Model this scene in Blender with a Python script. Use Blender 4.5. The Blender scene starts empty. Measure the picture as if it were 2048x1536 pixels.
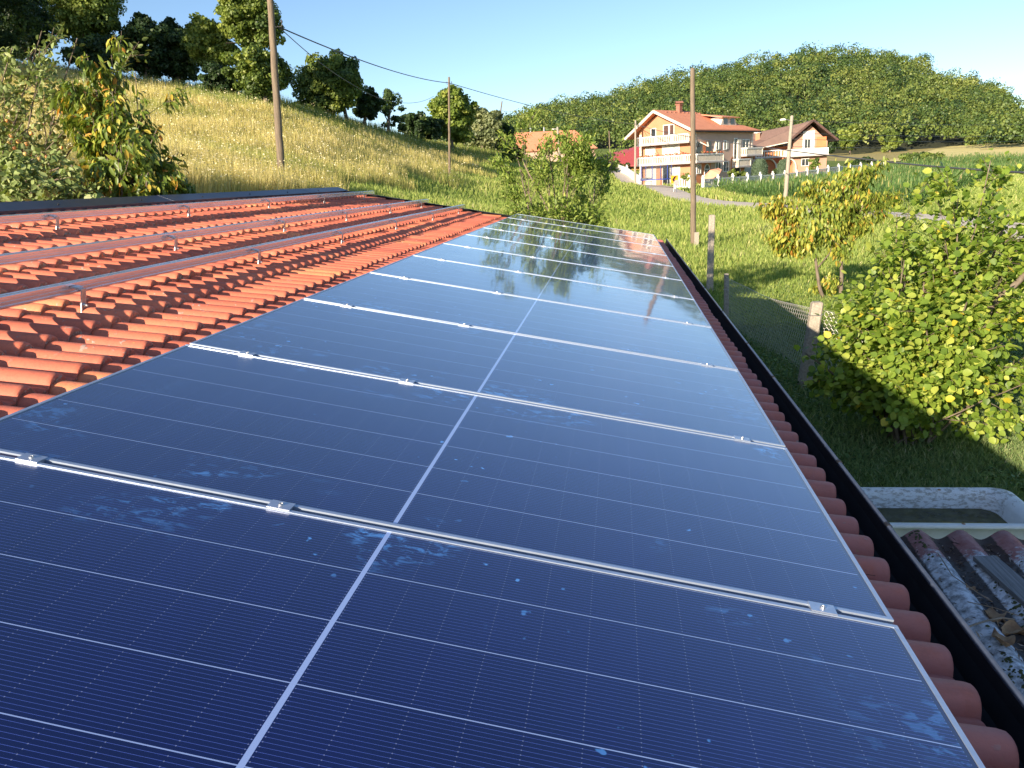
import bpy, math, random
import numpy as np
from mathutils import Vector, Matrix

# ------------------------------------------------------------------ camera, world, sun
scene = bpy.context.scene
col = scene.collection
random.seed(7)
rng = np.random.default_rng(11)
FPX = 1563.02                                   # focal length in pixels of a 2048 wide frame
W = np.array([[0.99045784, 0.12817474, -0.05064093],
              [-0.01615167, -0.25696238, -0.96628643],
              [-0.13686633, 0.9578839, -0.25244017]])
CAM = np.array([0.0, 0.0, 3.4])
cam_data = bpy.data.cameras.new('camera')
cam_data.sensor_width = 36.0
cam_data.lens = 36.0 * FPX / 2048.0
cam_data.clip_start = 0.05
cam_data.clip_end = 3000.0
cam = bpy.data.objects.new('camera', cam_data)
col.objects.link(cam)
cam.matrix_world = Matrix(((W[0][0], -W[1][0], -W[2][0], 0.0), (W[0][1], -W[1][1], -W[2][1], 0.0),
                           (W[0][2], -W[1][2], -W[2][2], 3.4), (0, 0, 0, 1)))
scene.camera = cam

SUN_AZ, SUN_EL = math.radians(-151.0), math.radians(17.0)
world = bpy.data.worlds.new('World')
scene.world = world
world.use_nodes = True
wn = world.node_tree
bg = wn.nodes['Background']
sky = wn.nodes.new('ShaderNodeTexSky')
sky.sky_type = 'NISHITA'
sky.sun_disc = False
sky.sun_elevation = SUN_EL
sky.sun_rotation = SUN_AZ % (2 * math.pi)
sky.altitude = 200.0
sky.air_density = 0.82
sky.dust_density = 0.5
sky.ozone_density = 2.4
wn.links.new(sky.outputs[0], bg.inputs[0])
bg.inputs[1].default_value = 0.090

sl = bpy.data.lights.new('sun', 'SUN')
sl.energy = 4.7
sl.angle = math.radians(0.6)
sl.color = (1.0, 0.84, 0.64)
sun = bpy.data.objects.new('sun', sl)
col.objects.link(sun)
sdir = Vector((math.sin(SUN_AZ) * math.cos(SUN_EL), math.cos(SUN_AZ) * math.cos(SUN_EL), math.sin(SUN_EL)))
sun.rotation_euler = (sdir).to_track_quat('Z', 'Y').to_euler()
sun.location = (-20, -30, 30)

scene.view_settings.view_transform = 'Standard'
scene.view_settings.look = 'None'
scene.view_settings.exposure = 1.2
scene.view_settings.gamma = 1.0
scene.render.engine = 'CYCLES'
scene.cycles.max_bounces = 6
scene.cycles.transparent_max_bounces = 6

# ------------------------------------------------------------------ helpers
def ray(px, py):
    """direction (scaled to 1 m of depth) seen at a pixel of the survey photo"""
    return W.T @ np.array([(px - 1024) / FPX, (py - 768) / FPX, 1.0])
def at(px, py, depth):
    return CAM + ray(px, py) * depth

ROOT = {}
def tag(o, label=None, cat=None, group=None, kind=None):
    if label: o['label'] = label
    if cat: o['category'] = cat
    if group: o['group'] = group
    if kind: o['kind'] = kind
    return o
def empty(name, loc=(0, 0, 0), rot=(0, 0, 0), label=None, cat=None, group=None):
    o = bpy.data.objects.new(name, None)
    col.objects.link(o)
    o.location = loc
    o.rotation_euler = rot
    o.empty_display_size = 0.2
    return tag(o, label, cat, group)
def off(o):
    """translation of a thing's root, so parts can be drawn in world coordinates"""
    while o is not None and o.parent is not None:
        o = o.parent
    return Vector(o.location) if o is not None else Vector((0, 0, 0))

def fast_mesh(name, verts, faces_flat, sizes, mats, smooth=False, tint=None, midx=None):
    me = bpy.data.meshes.new(name)
    verts = np.asarray(verts, np.float32)
    faces_flat = np.asarray(faces_flat, np.int32)
    sizes = np.asarray(sizes, np.int32)
    me.vertices.add(len(verts))
    me.vertices.foreach_set('co', verts.ravel())
    me.loops.add(len(faces_flat))
    me.loops.foreach_set('vertex_index', faces_flat)
    me.polygons.add(len(sizes))
    starts = np.concatenate([[0], np.cumsum(sizes)[:-1]]).astype(np.int32)
    me.polygons.foreach_set('loop_start', starts)
    me.polygons.foreach_set('loop_total', sizes)
    if smooth:
        me.polygons.foreach_set('use_smooth', np.ones(len(sizes), bool))
    if midx is not None:
        me.polygons.foreach_set('material_index', np.asarray(midx, np.int32))
    if tint is not None:
        a = me.attributes.new('tint', 'FLOAT', 'POINT')
        a.data.foreach_set('value', np.asarray(tint, np.float32))
    for m in (mats if isinstance(mats, (list, tuple)) else [mats]):
        me.materials.append(m)
    me.update(calc_edges=True)
    return me
def link(name, me, parent=None, world=False):
    o = bpy.data.objects.new(name, me)
    col.objects.link(o)
    if parent is not None:
        o.parent = parent
        if world:
            t = off(parent)
            co = np.empty(len(me.vertices) * 3, np.float32)
            me.vertices.foreach_get('co', co)
            co = co.reshape(-1, 3) - np.array(t, np.float32)
            me.vertices.foreach_set('co', co.ravel())
            me.update()
    return o

class MB:
    """collects shapes into ONE mesh object"""
    def __init__(self, tf=None):
        self.v, self.f, self.m, self.tf, self.sm = [], [], [], tf, []
    def add(self, vs, fs, mi=0):
        n = len(self.v)
        if self.tf: vs = [self.tf(p) for p in vs]
        self.v += [tuple(p) for p in vs]
        self.f += [tuple(i + n for i in f) for f in fs]
        self.m += [mi] * len(fs)
        return self
    def box(self, x0, x1, y0, y1, z0, z1, mi=0):
        vs = [(x, y, z) for z in (z0, z1) for y in (y0, y1) for x in (x0, x1)]
        return self.add(vs, [(0, 2, 3, 1), (4, 5, 7, 6), (0, 1, 5, 4), (2, 6, 7, 3), (0, 4, 6, 2), (1, 3, 7, 5)], mi)
    def obox(self, c, ax, ay, az, mi=0):
        """oriented box, half-axis vectors"""
        c, ax, ay, az = map(Vector, (c, ax, ay, az))
        vs = [c + ax * i + ay * j + az * k for k in (-1, 1) for j in (-1, 1) for i in (-1, 1)]
        return self.add(vs, [(0, 2, 3, 1), (4, 5, 7, 6), (0, 1, 5, 4), (2, 6, 7, 3), (0, 4, 6, 2), (1, 3, 7, 5)], mi)
    def beam(self, a, b, w, h, mi=0, up=(0, 0, 1)):
        a, b = Vector(a), Vector(b)
        d = (b - a)
        s = d.cross(Vector(up))
        if s.length < 1e-6: s = d.cross(Vector((1, 0, 0)))
        s.normalize()
        u = s.cross(d).normalized()
        return self.obox((a + b) / 2, d / 2, s * w / 2, u * h / 2, mi)
    def tube(self, pts, rad, n=8, cap=True, mi=0):
        pts = [Vector(p) for p in pts]
        if not isinstance(rad, (list, tuple, np.ndarray)): rad = [rad] * len(pts)
        vs, fs = [], []
        ref = Vector((0.31, 0.17, 0.94))
        for i, p in enumerate(pts):
            d = (pts[min(i + 1, len(pts) - 1)] - pts[max(i - 1, 0)])
            if d.length < 1e-9: d = Vector((0, 0, 1))
            d.normalize()
            s = d.cross(ref)
            if s.length < 0.1: s = d.cross(Vector((1, 0, 0)))
            s.normalize()
            u = s.cross(d)
            for k in range(n):
                a = 2 * math.pi * k / n
                vs.append(p + (s * math.cos(a) + u * math.sin(a)) * rad[i])
        for i in range(len(pts) - 1):
            for k in range(n):
                fs.append((i * n + k, i * n + (k + 1) % n, (i + 1) * n + (k + 1) % n, (i + 1) * n + k))
        if cap:
            fs.append(tuple(range(n))[::-1])
            fs.append(tuple((len(pts) - 1) * n + k for k in range(n)))
        return self.add(vs, fs, mi)
    def poly(self, pts, mi=0):
        return self.add(pts, [tuple(range(len(pts)))], mi)
    def prism(self, pts, d, mi=0):
        """polygon swept by vector d"""
        n = len(pts)
        pts = [Vector(p) for p in pts]
        d = Vector(d)
        vs = pts + [p + d for p in pts]
        fs = [tuple(range(n)), tuple(range(2 * n - 1, n - 1, -1))]
        for i in range(n):
            j = (i + 1) % n
            fs.append((j, i, i + n, j + n))
        return self.add(vs, fs, mi)
    def lathe(self, c, prof, n=14, mi=0):
        vs, fs = [], []
        for (r, z) in prof:
            for k in range(n):
                a = 2 * math.pi * k / n
                vs.append((c[0] + r * math.cos(a), c[1] + r * math.sin(a), c[2] + z))
        for i in range(len(prof) - 1):
            for k in range(n):
                fs.append((i * n + k, i * n + (k + 1) % n, (i + 1) * n + (k + 1) % n, (i + 1) * n + k))
        fs.append(tuple(range(n))[::-1])
        fs.append(tuple((len(prof) - 1) * n + k for k in range(n)))
        return self.add(vs, fs, mi)
    def build(self, name, mats, parent=None, world=False, smooth=False):
        me = bpy.data.meshes.new(name)
        me.from_pydata(self.v, [], self.f)
        for m in (mats if isinstance(mats, (list, tuple)) else [mats]): me.materials.append(m)
        me.polygons.foreach_set('material_index', self.m)
        if smooth: me.polygons.foreach_set('use_smooth', [True] * len(self.f))
        me.update()
        import bmesh
        bm = bmesh.new(); bm.from_mesh(me)
        bmesh.ops.recalc_face_normals(bm, faces=bm.faces)
        bm.to_mesh(me); bm.free()
        return link(name, me, parent, world)

def copy_tree(o, parent=None):
    c = o.copy()
    col.objects.link(c)
    if parent is not None:
        c.parent = parent
    for ch in [x for x in bpy.data.objects if x.parent == o]:
        copy_tree(ch, c)
    return c

# ------------------------------------------------------------------ materials
class X:
    """tiny maths wrapper round shader nodes"""
    def __init__(self, nt, s): self.nt, self.s = nt, s
    def op(self, kind, *args):
        n = self.nt.nodes.new('ShaderNodeMath'); n.operation = kind
        for i, a in enumerate((self,) + args):
            if isinstance(a, X): self.nt.links.new(a.s, n.inputs[i])
            else: n.inputs[i].default_value = float(a)
        return X(self.nt, n.outputs[0])
    def __add__(s, o): return s.op('ADD', o)
    def __sub__(s, o): return s.op('SUBTRACT', o)
    def __mul__(s, o): return s.op('MULTIPLY', o)
    def __truediv__(s, o): return s.op('DIVIDE', o)
    def fract(s): return s.op('FRACT')
    def abs(s): return s.op('ABSOLUTE')
    def lt(s, o): return s.op('LESS_THAN', o)
    def gt(s, o): return s.op('GREATER_THAN', o)
    def mx(s, o): return s.op('MAXIMUM', o)
    def mn(s, o): return s.op('MINIMUM', o)
    def smooth(s, a, b):
        n = s.nt.nodes.new('ShaderNodeMapRange'); n.interpolation_type = 'SMOOTHSTEP'
        s.nt.links.new(s.s, n.inputs[0]); n.inputs[1].default_value = a; n.inputs[2].default_value = b
        return X(s.nt, n.outputs[0])

def new_mat(name):
    m = bpy.data.materials.new(name)
    m.use_nodes = True
    nt = m.node_tree
    return m, nt, nt.nodes['Principled BSDF']
def coords(nt, kind='Object'):
    return nt.nodes.new('ShaderNodeTexCoord').outputs[kind]
def noise(nt, vec, scale, detail=4, rough=0.6, sc3=None, dist=0.0):
    if sc3:
        mp = nt.nodes.new('ShaderNodeMapping'); mp.inputs['Scale'].default_value = sc3
        nt.links.new(vec, mp.inputs[0]); vec = mp.outputs[0]
    n = nt.nodes.new('ShaderNodeTexNoise')
    n.inputs['Scale'].default_value = scale; n.inputs['Detail'].default_value = detail
    n.inputs['Roughness'].default_value = rough; n.inputs['Distortion'].default_value = dist
    nt.links.new(vec, n.inputs['Vector'])
    return X(nt, n.outputs[0])
def ramp(nt, x, stops, interp='LINEAR'):
    r = nt.nodes.new('ShaderNodeValToRGB'); r.color_ramp.interpolation = interp
    el = r.color_ramp.elements
    while len(el) < len(stops): el.new(0.5)
    for e, (p, c) in zip(el, stops):
        e.position = p; e.color = (c[0], c[1], c[2], 1)
    nt.links.new(x.s if isinstance(x, X) else x, r.inputs[0])
    return r.outputs[0]
def mix(nt, fac, a, b):
    n = nt.nodes.new('ShaderNodeMix'); n.data_type = 'RGBA'
    if isinstance(fac, X): nt.links.new(fac.s, n.inputs[0])
    else: n.inputs[0].default_value = fac
    for i, c in ((6, a), (7, b)):
        if isinstance(c, (tuple, list)): n.inputs[i].default_value = (c[0], c[1], c[2], 1)
        else: nt.links.new(c, n.inputs[i])
    return n.outputs[2]
def bump(nt, bs, x, strength=0.3, dist=0.01):
    b = nt.nodes.new('ShaderNodeBump'); b.inputs['Strength'].default_value = strength
    b.inputs['Distance'].default_value = dist
    nt.links.new(x.s if isinstance(x, X) else x, b.inputs['Height'])
    nt.links.new(b.outputs[0], bs.inputs['Normal'])
def pm(name, c1, c2=None, scale=8.0, rough=0.7, metal=0.0, bmp=0.0, bdist=0.01, sc3=None, spec=0.5, lo=0.35, hi=0.65, detail=5):
    m, nt, bs = new_mat(name)
    c2 = c2 or tuple(c * 0.8 for c in c1)
    v = coords(nt)
    nz = noise(nt, v, scale, detail, 0.6, sc3)
    nt.links.new(ramp(nt, nz, [(lo, c1), (hi, c2)]), bs.inputs['Base Color'])
    bs.inputs['Roughness'].default_value = rough
    bs.inputs['Metallic'].default_value = metal
    bs.inputs['Specular IOR Level'].default_value = spec
    if bmp: bump(nt, bs, noise(nt, v, scale * 3, 4, 0.6, sc3), bmp, bdist)
    return m
def leaf_mat(name, stops, trans=0.35, rough=0.5, spec=0.35, tcol=(1.25, 1.3, 0.55)):
    m, nt, bs = new_mat(name)
    at_ = nt.nodes.new('ShaderNodeAttribute'); at_.attribute_name = 'tint'
    c = ramp(nt, at_.outputs['Fac'], stops)
    nt.links.new(c, bs.inputs['Base Color'])
    bs.inputs['Roughness'].default_value = rough
    bs.inputs['Specular IOR Level'].default_value = spec
    if trans > 0:
        t = nt.nodes.new('ShaderNodeBsdfTranslucent')
        tc = nt.nodes.new('ShaderNodeMix'); tc.data_type = 'RGBA'; tc.blend_type = 'MULTIPLY'; tc.inputs[0].default_value = 1
        tc.clamp_result = False
        nt.links.new(c, tc.inputs[6]); tc.inputs[7].default_value = (tcol[0], tcol[1], tcol[2], 1)
        nt.links.new(tc.outputs[2], t.inputs[0])
        mx = nt.nodes.new('ShaderNodeMixShader'); mx.inputs[0].default_value = trans
        nt.links.new(bs.outputs[0], mx.inputs[1]); nt.links.new(t.outputs[0], mx.inputs[2])
        nt.links.new(mx.outputs[0], nt.nodes['Material Output'].inputs[0])
    return m

M = {}
M['bark'] = pm('bark', (0.10, 0.075, 0.05), (0.20, 0.16, 0.12), 14, 0.9, bmp=0.6, sc3=(1, 1, 0.3))
M['twig'] = pm('twig', (0.25, 0.18, 0.12), (0.36, 0.28, 0.20), 20, 0.85)
M['pole_wood'] = pm('pole_wood', (0.23, 0.175, 0.12), (0.12, 0.095, 0.07), 5, 0.85, bmp=0.7, sc3=(6, 6, 0.35))
M['concrete'] = pm('concrete', (0.42, 0.37, 0.30), (0.25, 0.22, 0.18), 30, 0.9, bmp=0.6, bdist=0.01)
M['white_paint'] = pm('white_paint', (0.80, 0.78, 0.74), (0.70, 0.68, 0.63), 3, 0.6)
M['cable'] = pm('cable', (0.05, 0.05, 0.055), (0.08, 0.08, 0.085), 10, 0.5)
M['alu'] = pm('alu', (0.44, 0.52, 0.66), (0.40, 0.48, 0.61), 40, 0.38, 0.6)
M['alu_rail'] = pm('alu_rail', (0.86, 0.87, 0.90), (0.74, 0.75, 0.78), 30, 0.27, 0.85, sc3=(1, 0.05, 1))
M['alu_bright'] = pm('alu_bright', (0.58, 0.63, 0.72), (0.5, 0.55, 0.64), 60, 0.36, 0.8)
M['zinc'] = pm('zinc', (0.70, 0.70, 0.70), (0.5, 0.5, 0.52), 60, 0.38, 1.0, bmp=0.2)
M['black_metal'] = pm('black_metal', (0.010, 0.011, 0.015), (0.015, 0.016, 0.021), 12, 0.6, 0.0, spec=0.25)
M['dark_blue_metal'] = pm('dark_blue_metal', (0.035, 0.04, 0.065), (0.05, 0.055, 0.085), 6, 0.4, 0.3)
M['dark_glass'] = pm('dark_glass', (0.02, 0.025, 0.03), (0.04, 0.05, 0.06), 1.5, 0.08)
# ------------------------------------------------------------------ the shed and its tiled roof
SL = math.radians(10.9698)
RO = np.array([-1.6467, 0.4596, 2.8531])
AV = np.array([0.98173, 0.0, -0.19029]); AU = np.array([0.0, 1.0, 0.0]); AN = np.array([0.19029, 0.0, 0.98173])
def Rf(v, u, n=0.0):
    return RO + AV * v + AU * u + AN * n
def Rt(p): return Rf(p[0], p[1], p[2])

def tile_material():
    m, nt, bs = new_mat('clay_tile')
    v = coords(nt)
    t = nt.nodes.new('ShaderNodeAttribute'); t.attribute_name = 'tint'
    base = ramp(nt, t.outputs['Fac'], [(0.0, (0.50, 0.13, 0.08)), (0.5, (0.68, 0.185, 0.10)), (0.85, (0.76, 0.23, 0.12)), (1.0, (0.80, 0.32, 0.13))])
    big = noise(nt, v, 1.6, 4)
    c = mix(nt, big.smooth(0.35, 0.70) * 0.5, base, (0.46, 0.14, 0.10))
    fine = noise(nt, v, 60, 5, 0.7)
    c = mix(nt, fine.smooth(0.45, 0.75) * 0.5, c, (0.30, 0.10, 0.07))
    worn_or_skyfill = nt.nodes.new('ShaderNodeAttribute'); worn_or_skyfill.attribute_name = 'worn_or_skyfill'
    c = mix(nt, X(nt, worn_or_skyfill.outputs['Fac']) * (noise(nt, v, 9, 4, 0.7).smooth(0.3, 0.6) * 0.45 + 0.35), c, (0.58, 0.215, 0.18))  # eave row painted paler and pinker, standing in for skylight in its shade
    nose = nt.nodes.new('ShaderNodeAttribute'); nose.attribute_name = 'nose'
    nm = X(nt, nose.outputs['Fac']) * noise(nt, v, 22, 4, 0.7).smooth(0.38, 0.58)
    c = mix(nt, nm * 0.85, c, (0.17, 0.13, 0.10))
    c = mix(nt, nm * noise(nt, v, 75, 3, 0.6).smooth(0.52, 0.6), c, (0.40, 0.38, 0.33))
    soot = noise(nt, v, 3.2, 5, 0.7, sc3=(0.5, 2.2, 1)).smooth(0.55, 0.72)
    c = mix(nt, soot * 0.35, c, (0.22, 0.075, 0.05))
    lich = noise(nt, v, 34, 3, 0.5)
    lich2 = noise(nt, v, 3.0, 3, 0.5)
    lm = lich.smooth(0.63, 0.68) * lich2.smooth(0.45, 0.62)
    c = mix(nt, lm * 0.8, c, (0.36, 0.35, 0.31))
    lm2 = noise(nt, v, 47, 3, 0.5).smooth(0.70, 0.74) * lich2.smooth(0.5, 0.7)
    c = mix(nt, lm2 * 0.8, c, (0.42, 0.36, 0.10))
    nt.links.new(c, bs.inputs['Base Color'])
    bs.inputs['Roughness'].default_value = 0.62
    bs.inputs['Specular IOR Level'].default_value = 0.35
    bump(nt, bs, noise(nt, v, 90, 5, 0.7) + lm * 2.0, 0.35, 0.004)
    return m
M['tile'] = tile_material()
M['clay_dark'] = pm('moss_debris', (0.06, 0.055, 0.04), (0.20, 0.19, 0.16), 60, 0.95, bmp=0.8, bdist=0.006)

def tile_sheet(v_eave, v_ridge, u0, u1, P=0.15, row=0.355, mirror=None):
    ts = np.array([0.0, 0.08, 0.16, 0.185, 0.22, 0.28, 0.36, 0.45, 0.54, 0.62, 0.70, 0.765, 0.80, 0.825, 0.88, 0.94])
    nP = int(round((u1 - u0) / P))
    U, H = [], []
    for i in range(nP):
        for t in ts:
            U.append(u0 + (i + t) * P)
            q = (t - 0.5) / 0.325
            h = 0.044 * (max(0.0, 1 - abs(q) ** 2.3)) ** 0.62 if abs(q) < 1 else (0.004 if t < 0.1 else 0.0)
            H.append(h)
    U.append(u0 + nP * P); H.append(0.0)
    U, H = np.array(U), np.array(H)
    nu = len(U)
    pidx = np.minimum((np.arange(nu) // len(ts)), nP - 1)
    V, Fs, tints, noses, skyfills = [], [], [], [], []
    base = 0
    j = 0
    vn = v_eave
    while vn > v_ridge:
        vt = vn - row - 0.03
        vn0 = vn
        if j == 0: vn += 0.035
        jit = rng.normal(0, 0.0055, nP // 2 + 2)[pidx // 2]
        lift = rng.normal(0, 0.0026, nP // 2 + 2)[pidx // 2]
        tt = np.clip(rng.normal(0.5, 0.25, nP // 2 + 2), 0, 0.92)
        hot = rng.random(nP // 2 + 2) < 0.006
        tt[hot] = 1.0
        tint = tt[pidx // 2]
        # rings from the top of the tile to its nose, then down the thick front edge
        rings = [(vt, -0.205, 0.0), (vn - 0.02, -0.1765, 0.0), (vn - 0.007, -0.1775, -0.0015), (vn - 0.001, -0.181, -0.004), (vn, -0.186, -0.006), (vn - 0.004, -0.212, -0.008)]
        for (vv, n0, dh) in rings:
            hh = H * (1.0 + dh * 10)
            V.append(np.stack([np.full(nu, vv) + (jit if vv > vt else 0), U, n0 + hh + lift], 1))
            tints.append(tint); skyfills.append(np.full(nu, 1.0 if j == 0 else 0.0)); noses.append(np.full(nu, 1.0 if (n0 <= -0.186 and vv > vt) else 0.0))
        for r in range(len(rings) - 1):
            a = base + r * nu + np.arange(nu - 1)
            Fs.append(np.stack([a, a + nu, a + nu + 1, a + 1], 1))
        base += len(rings) * nu
        vn = vn0 - row
        j += 1
    V = np.concatenate(V); Fs = np.concatenate(Fs); T = np.concatenate(tints)
    if mirror is None:
        P3 = RO + V[:, :1] * AV + V[:, 1:2] * AU + V[:, 2:3] * AN
    else:
        c = mirror
        P3 = RO + V[:, :1] * AV + V[:, 1:2] * AU + V[:, 2:3] * AN
        P3[:, 0] = 2 * c - P3[:, 0]
        Fs = Fs[:, ::-1]
    me = fast_mesh('roof_tiles', P3, Fs.ravel(), np.full(len(Fs), 4), M['tile'], smooth=False, tint=T)
    a = me.attributes.new('nose', 'FLOAT', 'POINT'); a.data.foreach_set('value', np.concatenate(noses).astype(np.float32))
    a = me.attributes.new('worn_or_skyfill', 'FLOAT', 'POINT'); a.data.foreach_set('value', np.concatenate(skyfills).astype(np.float32))
    return me

U_END = 13.72
ridge_pt = Rf(-3.47, 0, -0.12)
shed = empty('tiled_shed', (-4.9, 6.0, 0.0), label='long shed whose low red clay tile roof carries the solar panels', cat='shed')
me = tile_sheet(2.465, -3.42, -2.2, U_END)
# smooth shade the clay but keep the nose edges crisp
me.polygons.foreach_set('use_smooth', np.ones(len(me.polygons), bool))
if hasattr(me, 'set_sharp_from_angle'):
    me.set_sharp_from_angle(angle=math.radians(50))
roof = link('roof', me, shed, world=True)
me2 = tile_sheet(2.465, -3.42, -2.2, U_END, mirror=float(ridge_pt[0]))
link('roof', me2, shed, world=True)

M['wall_plaster'] = pm('wall_plaster', (0.50, 0.46, 0.40), (0.38, 0.35, 0.30), 2.5, 0.9, bmp=0.3)
b = MB()
xr = 0.30; xl = 2 * ridge_pt[0] - xr; y0 = -1.5; y1 = 13.9
zr = Rf(0, 0, -0.26)
def zroof(x):
    return ridge_pt[2] - 0.14 - abs(x - ridge_pt[0]) * math.tan(SL)
b.prism([(xl, y0, -0.2), (xr, y0, -0.2), (xr, y0, zroof(xr)), (ridge_pt[0], y0, zroof(ridge_pt[0])), (xl, y0, zroof(xl))], (0, y1 - y0, 0))
b.build('wall', M['wall_plaster'], shed, world=True)
# ridge cap: folded sheet, darker drip edge, joints
b = MB(Rt)
for k in range(8):
    ua, ub = -2.2 + k * 2.02, -2.2 + (k + 1) * 2.02 + 0.06
    ub = min(ub, U_END + 0.05)
    dz = 0.0015 * (k % 2)
    b.prism([(-3.27, ua, -0.114 + dz), (-3.46, ua, -0.080 + dz), (-3.46, ua, -0.085 + dz), (-3.27, ua, -0.119 + dz)], (0, ub - ua, 0))
    b.prism([(-3.27, ua, -0.114 + dz), (-3.264, ua, -0.114 + dz), (-3.264, ua, -0.142 + dz), (-3.27, ua, -0.142 + dz)], (0, ub - ua, 0))
    b.prism([(-3.46, ua, -0.080 + dz), (-3.72, ua, -0.225 + dz), (-3.72, ua, -0.230 + dz), (-3.46, ua, -0.085 + dz)], (0, ub - ua, 0))
rc = b.build('ridge_cap', M['dark_blue_metal'], shed, world=True)
rc['label'] = 'dark folded sheet metal cap along the ridge'
for k in range(12):
    b = MB(Rt)
    b.tube([(-3.34, -1.5 + k * 1.27, -0.108), (-3.34, -1.5 + k * 1.27, -0.092)], 0.009, 8)
    b.build('screw', M['black_metal'], rc, world=True)
# verge boards on the far gable
b = MB(Rt)
b.box(-3.44, 2.40, U_END, U_END + 0.02, -0.26, -0.118)
b.box(-3.44, 2.40, U_END - 0.10, U_END + 0.02, -0.121, -0.113)
b.build('verge_trim', M['black_metal'], shed, world=True)
# gutter: open half channel with a rolled front lip
gz = 2.235
gut = MB()
prof = [(0.60, 0.03), (0.61, -0.05), (0.66, -0.10), (0.73, -0.12), (0.79, -0.115), (0.828, -0.08), (0.846, -0.03), (0.852, 0.012)]
th = 0.004
nP = len(prof)
ring = [(x, gz + z) for x, z in prof] + [(x + (0.004 if i > 2 else -0.004), gz + z - 0.004) for i, (x, z) in reversed(list(enumerate(prof)))]
gut.prism([(x, -2.2, z) for x, z in ring], (0, U_END + 2.75, 0))
gutter = gut.build('gutter', M['black_metal'], shed, world=True)
gutter['label'] = 'black sheet metal gutter under the eave'
lip = MB()
lip.tube([(0.854, -2.2, gz + 0.016), (0.854, U_END + 0.55, gz + 0.016)], 0.0085, 10)
M['lip'] = pm('gutter_lip_metal', (0.045, 0.065, 0.11), (0.07, 0.09, 0.14), 20, 0.35, 0.3)
lp = lip.build('gutter_lip', M['lip'], gutter, world=True, smooth=True)
for yy in (1.05, 2.47, 3.05, 4.4, 5.3, 6.6, 8.0, 9.5, 11.0, 12.6):
    c = MB()
    c.tube([(0.854, yy - 0.012, gz + 0.016), (0.854, yy + 0.012, gz + 0.016)], 0.0115, 10)
    c.build('gutter_clip', M['black_metal'], gutter, world=True)

# debris and lichen collected under the tile noses (clumps)
b = MB(Rt)
for k in range(260):
    row = rng.integers(0, 9)
    v = 2.465 - 0.355 * row + 0.006 if rng.random() < 0.35 else (-0.375 - 0.355 * rng.integers(0, 5) + 0.008)
    if -0.05 < v < 2.25: continue
    u = rng.uniform(0.2, 7.0)
    u = -2.2 + round((u + 2.2) / 0.30) * 0.30 + rng.normal(0, 0.02)
    s = rng.uniform(0.004, 0.011)
    n0 = -0.196
    vs = []
    nn = 7
    ax = [rng.uniform(0.6, 1.4) for _ in range(nn)]
    for q in range(nn):
        a = 2 * math.pi * q / nn
        vs.append((v + s * ax[q] * math.cos(a), u + 1.5 * s * ax[q] * math.sin(a), n0 - 0.01))
    for q in range(nn):
        a = 2 * math.pi * q / nn
        vs.append((v + 0.6 * s * ax[q] * math.cos(a), u + 0.9 * s * ax[q] * math.sin(a), n0 + s * 0.9))
    vs.append((v, u, n0 + s * 1.2))
    fs = [(q, (q + 1) % nn, nn + (q + 1) % nn, nn + q) for q in range(nn)] + [(nn + q, nn + (q + 1) % nn, 2 * nn) for q in range(nn)]
    b.add(vs, fs)
tag(b.build('roof_debris', M['clay_dark']), 'dark crumbly moss and dirt caught under the clay tile noses', 'debris', kind='stuff')

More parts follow.
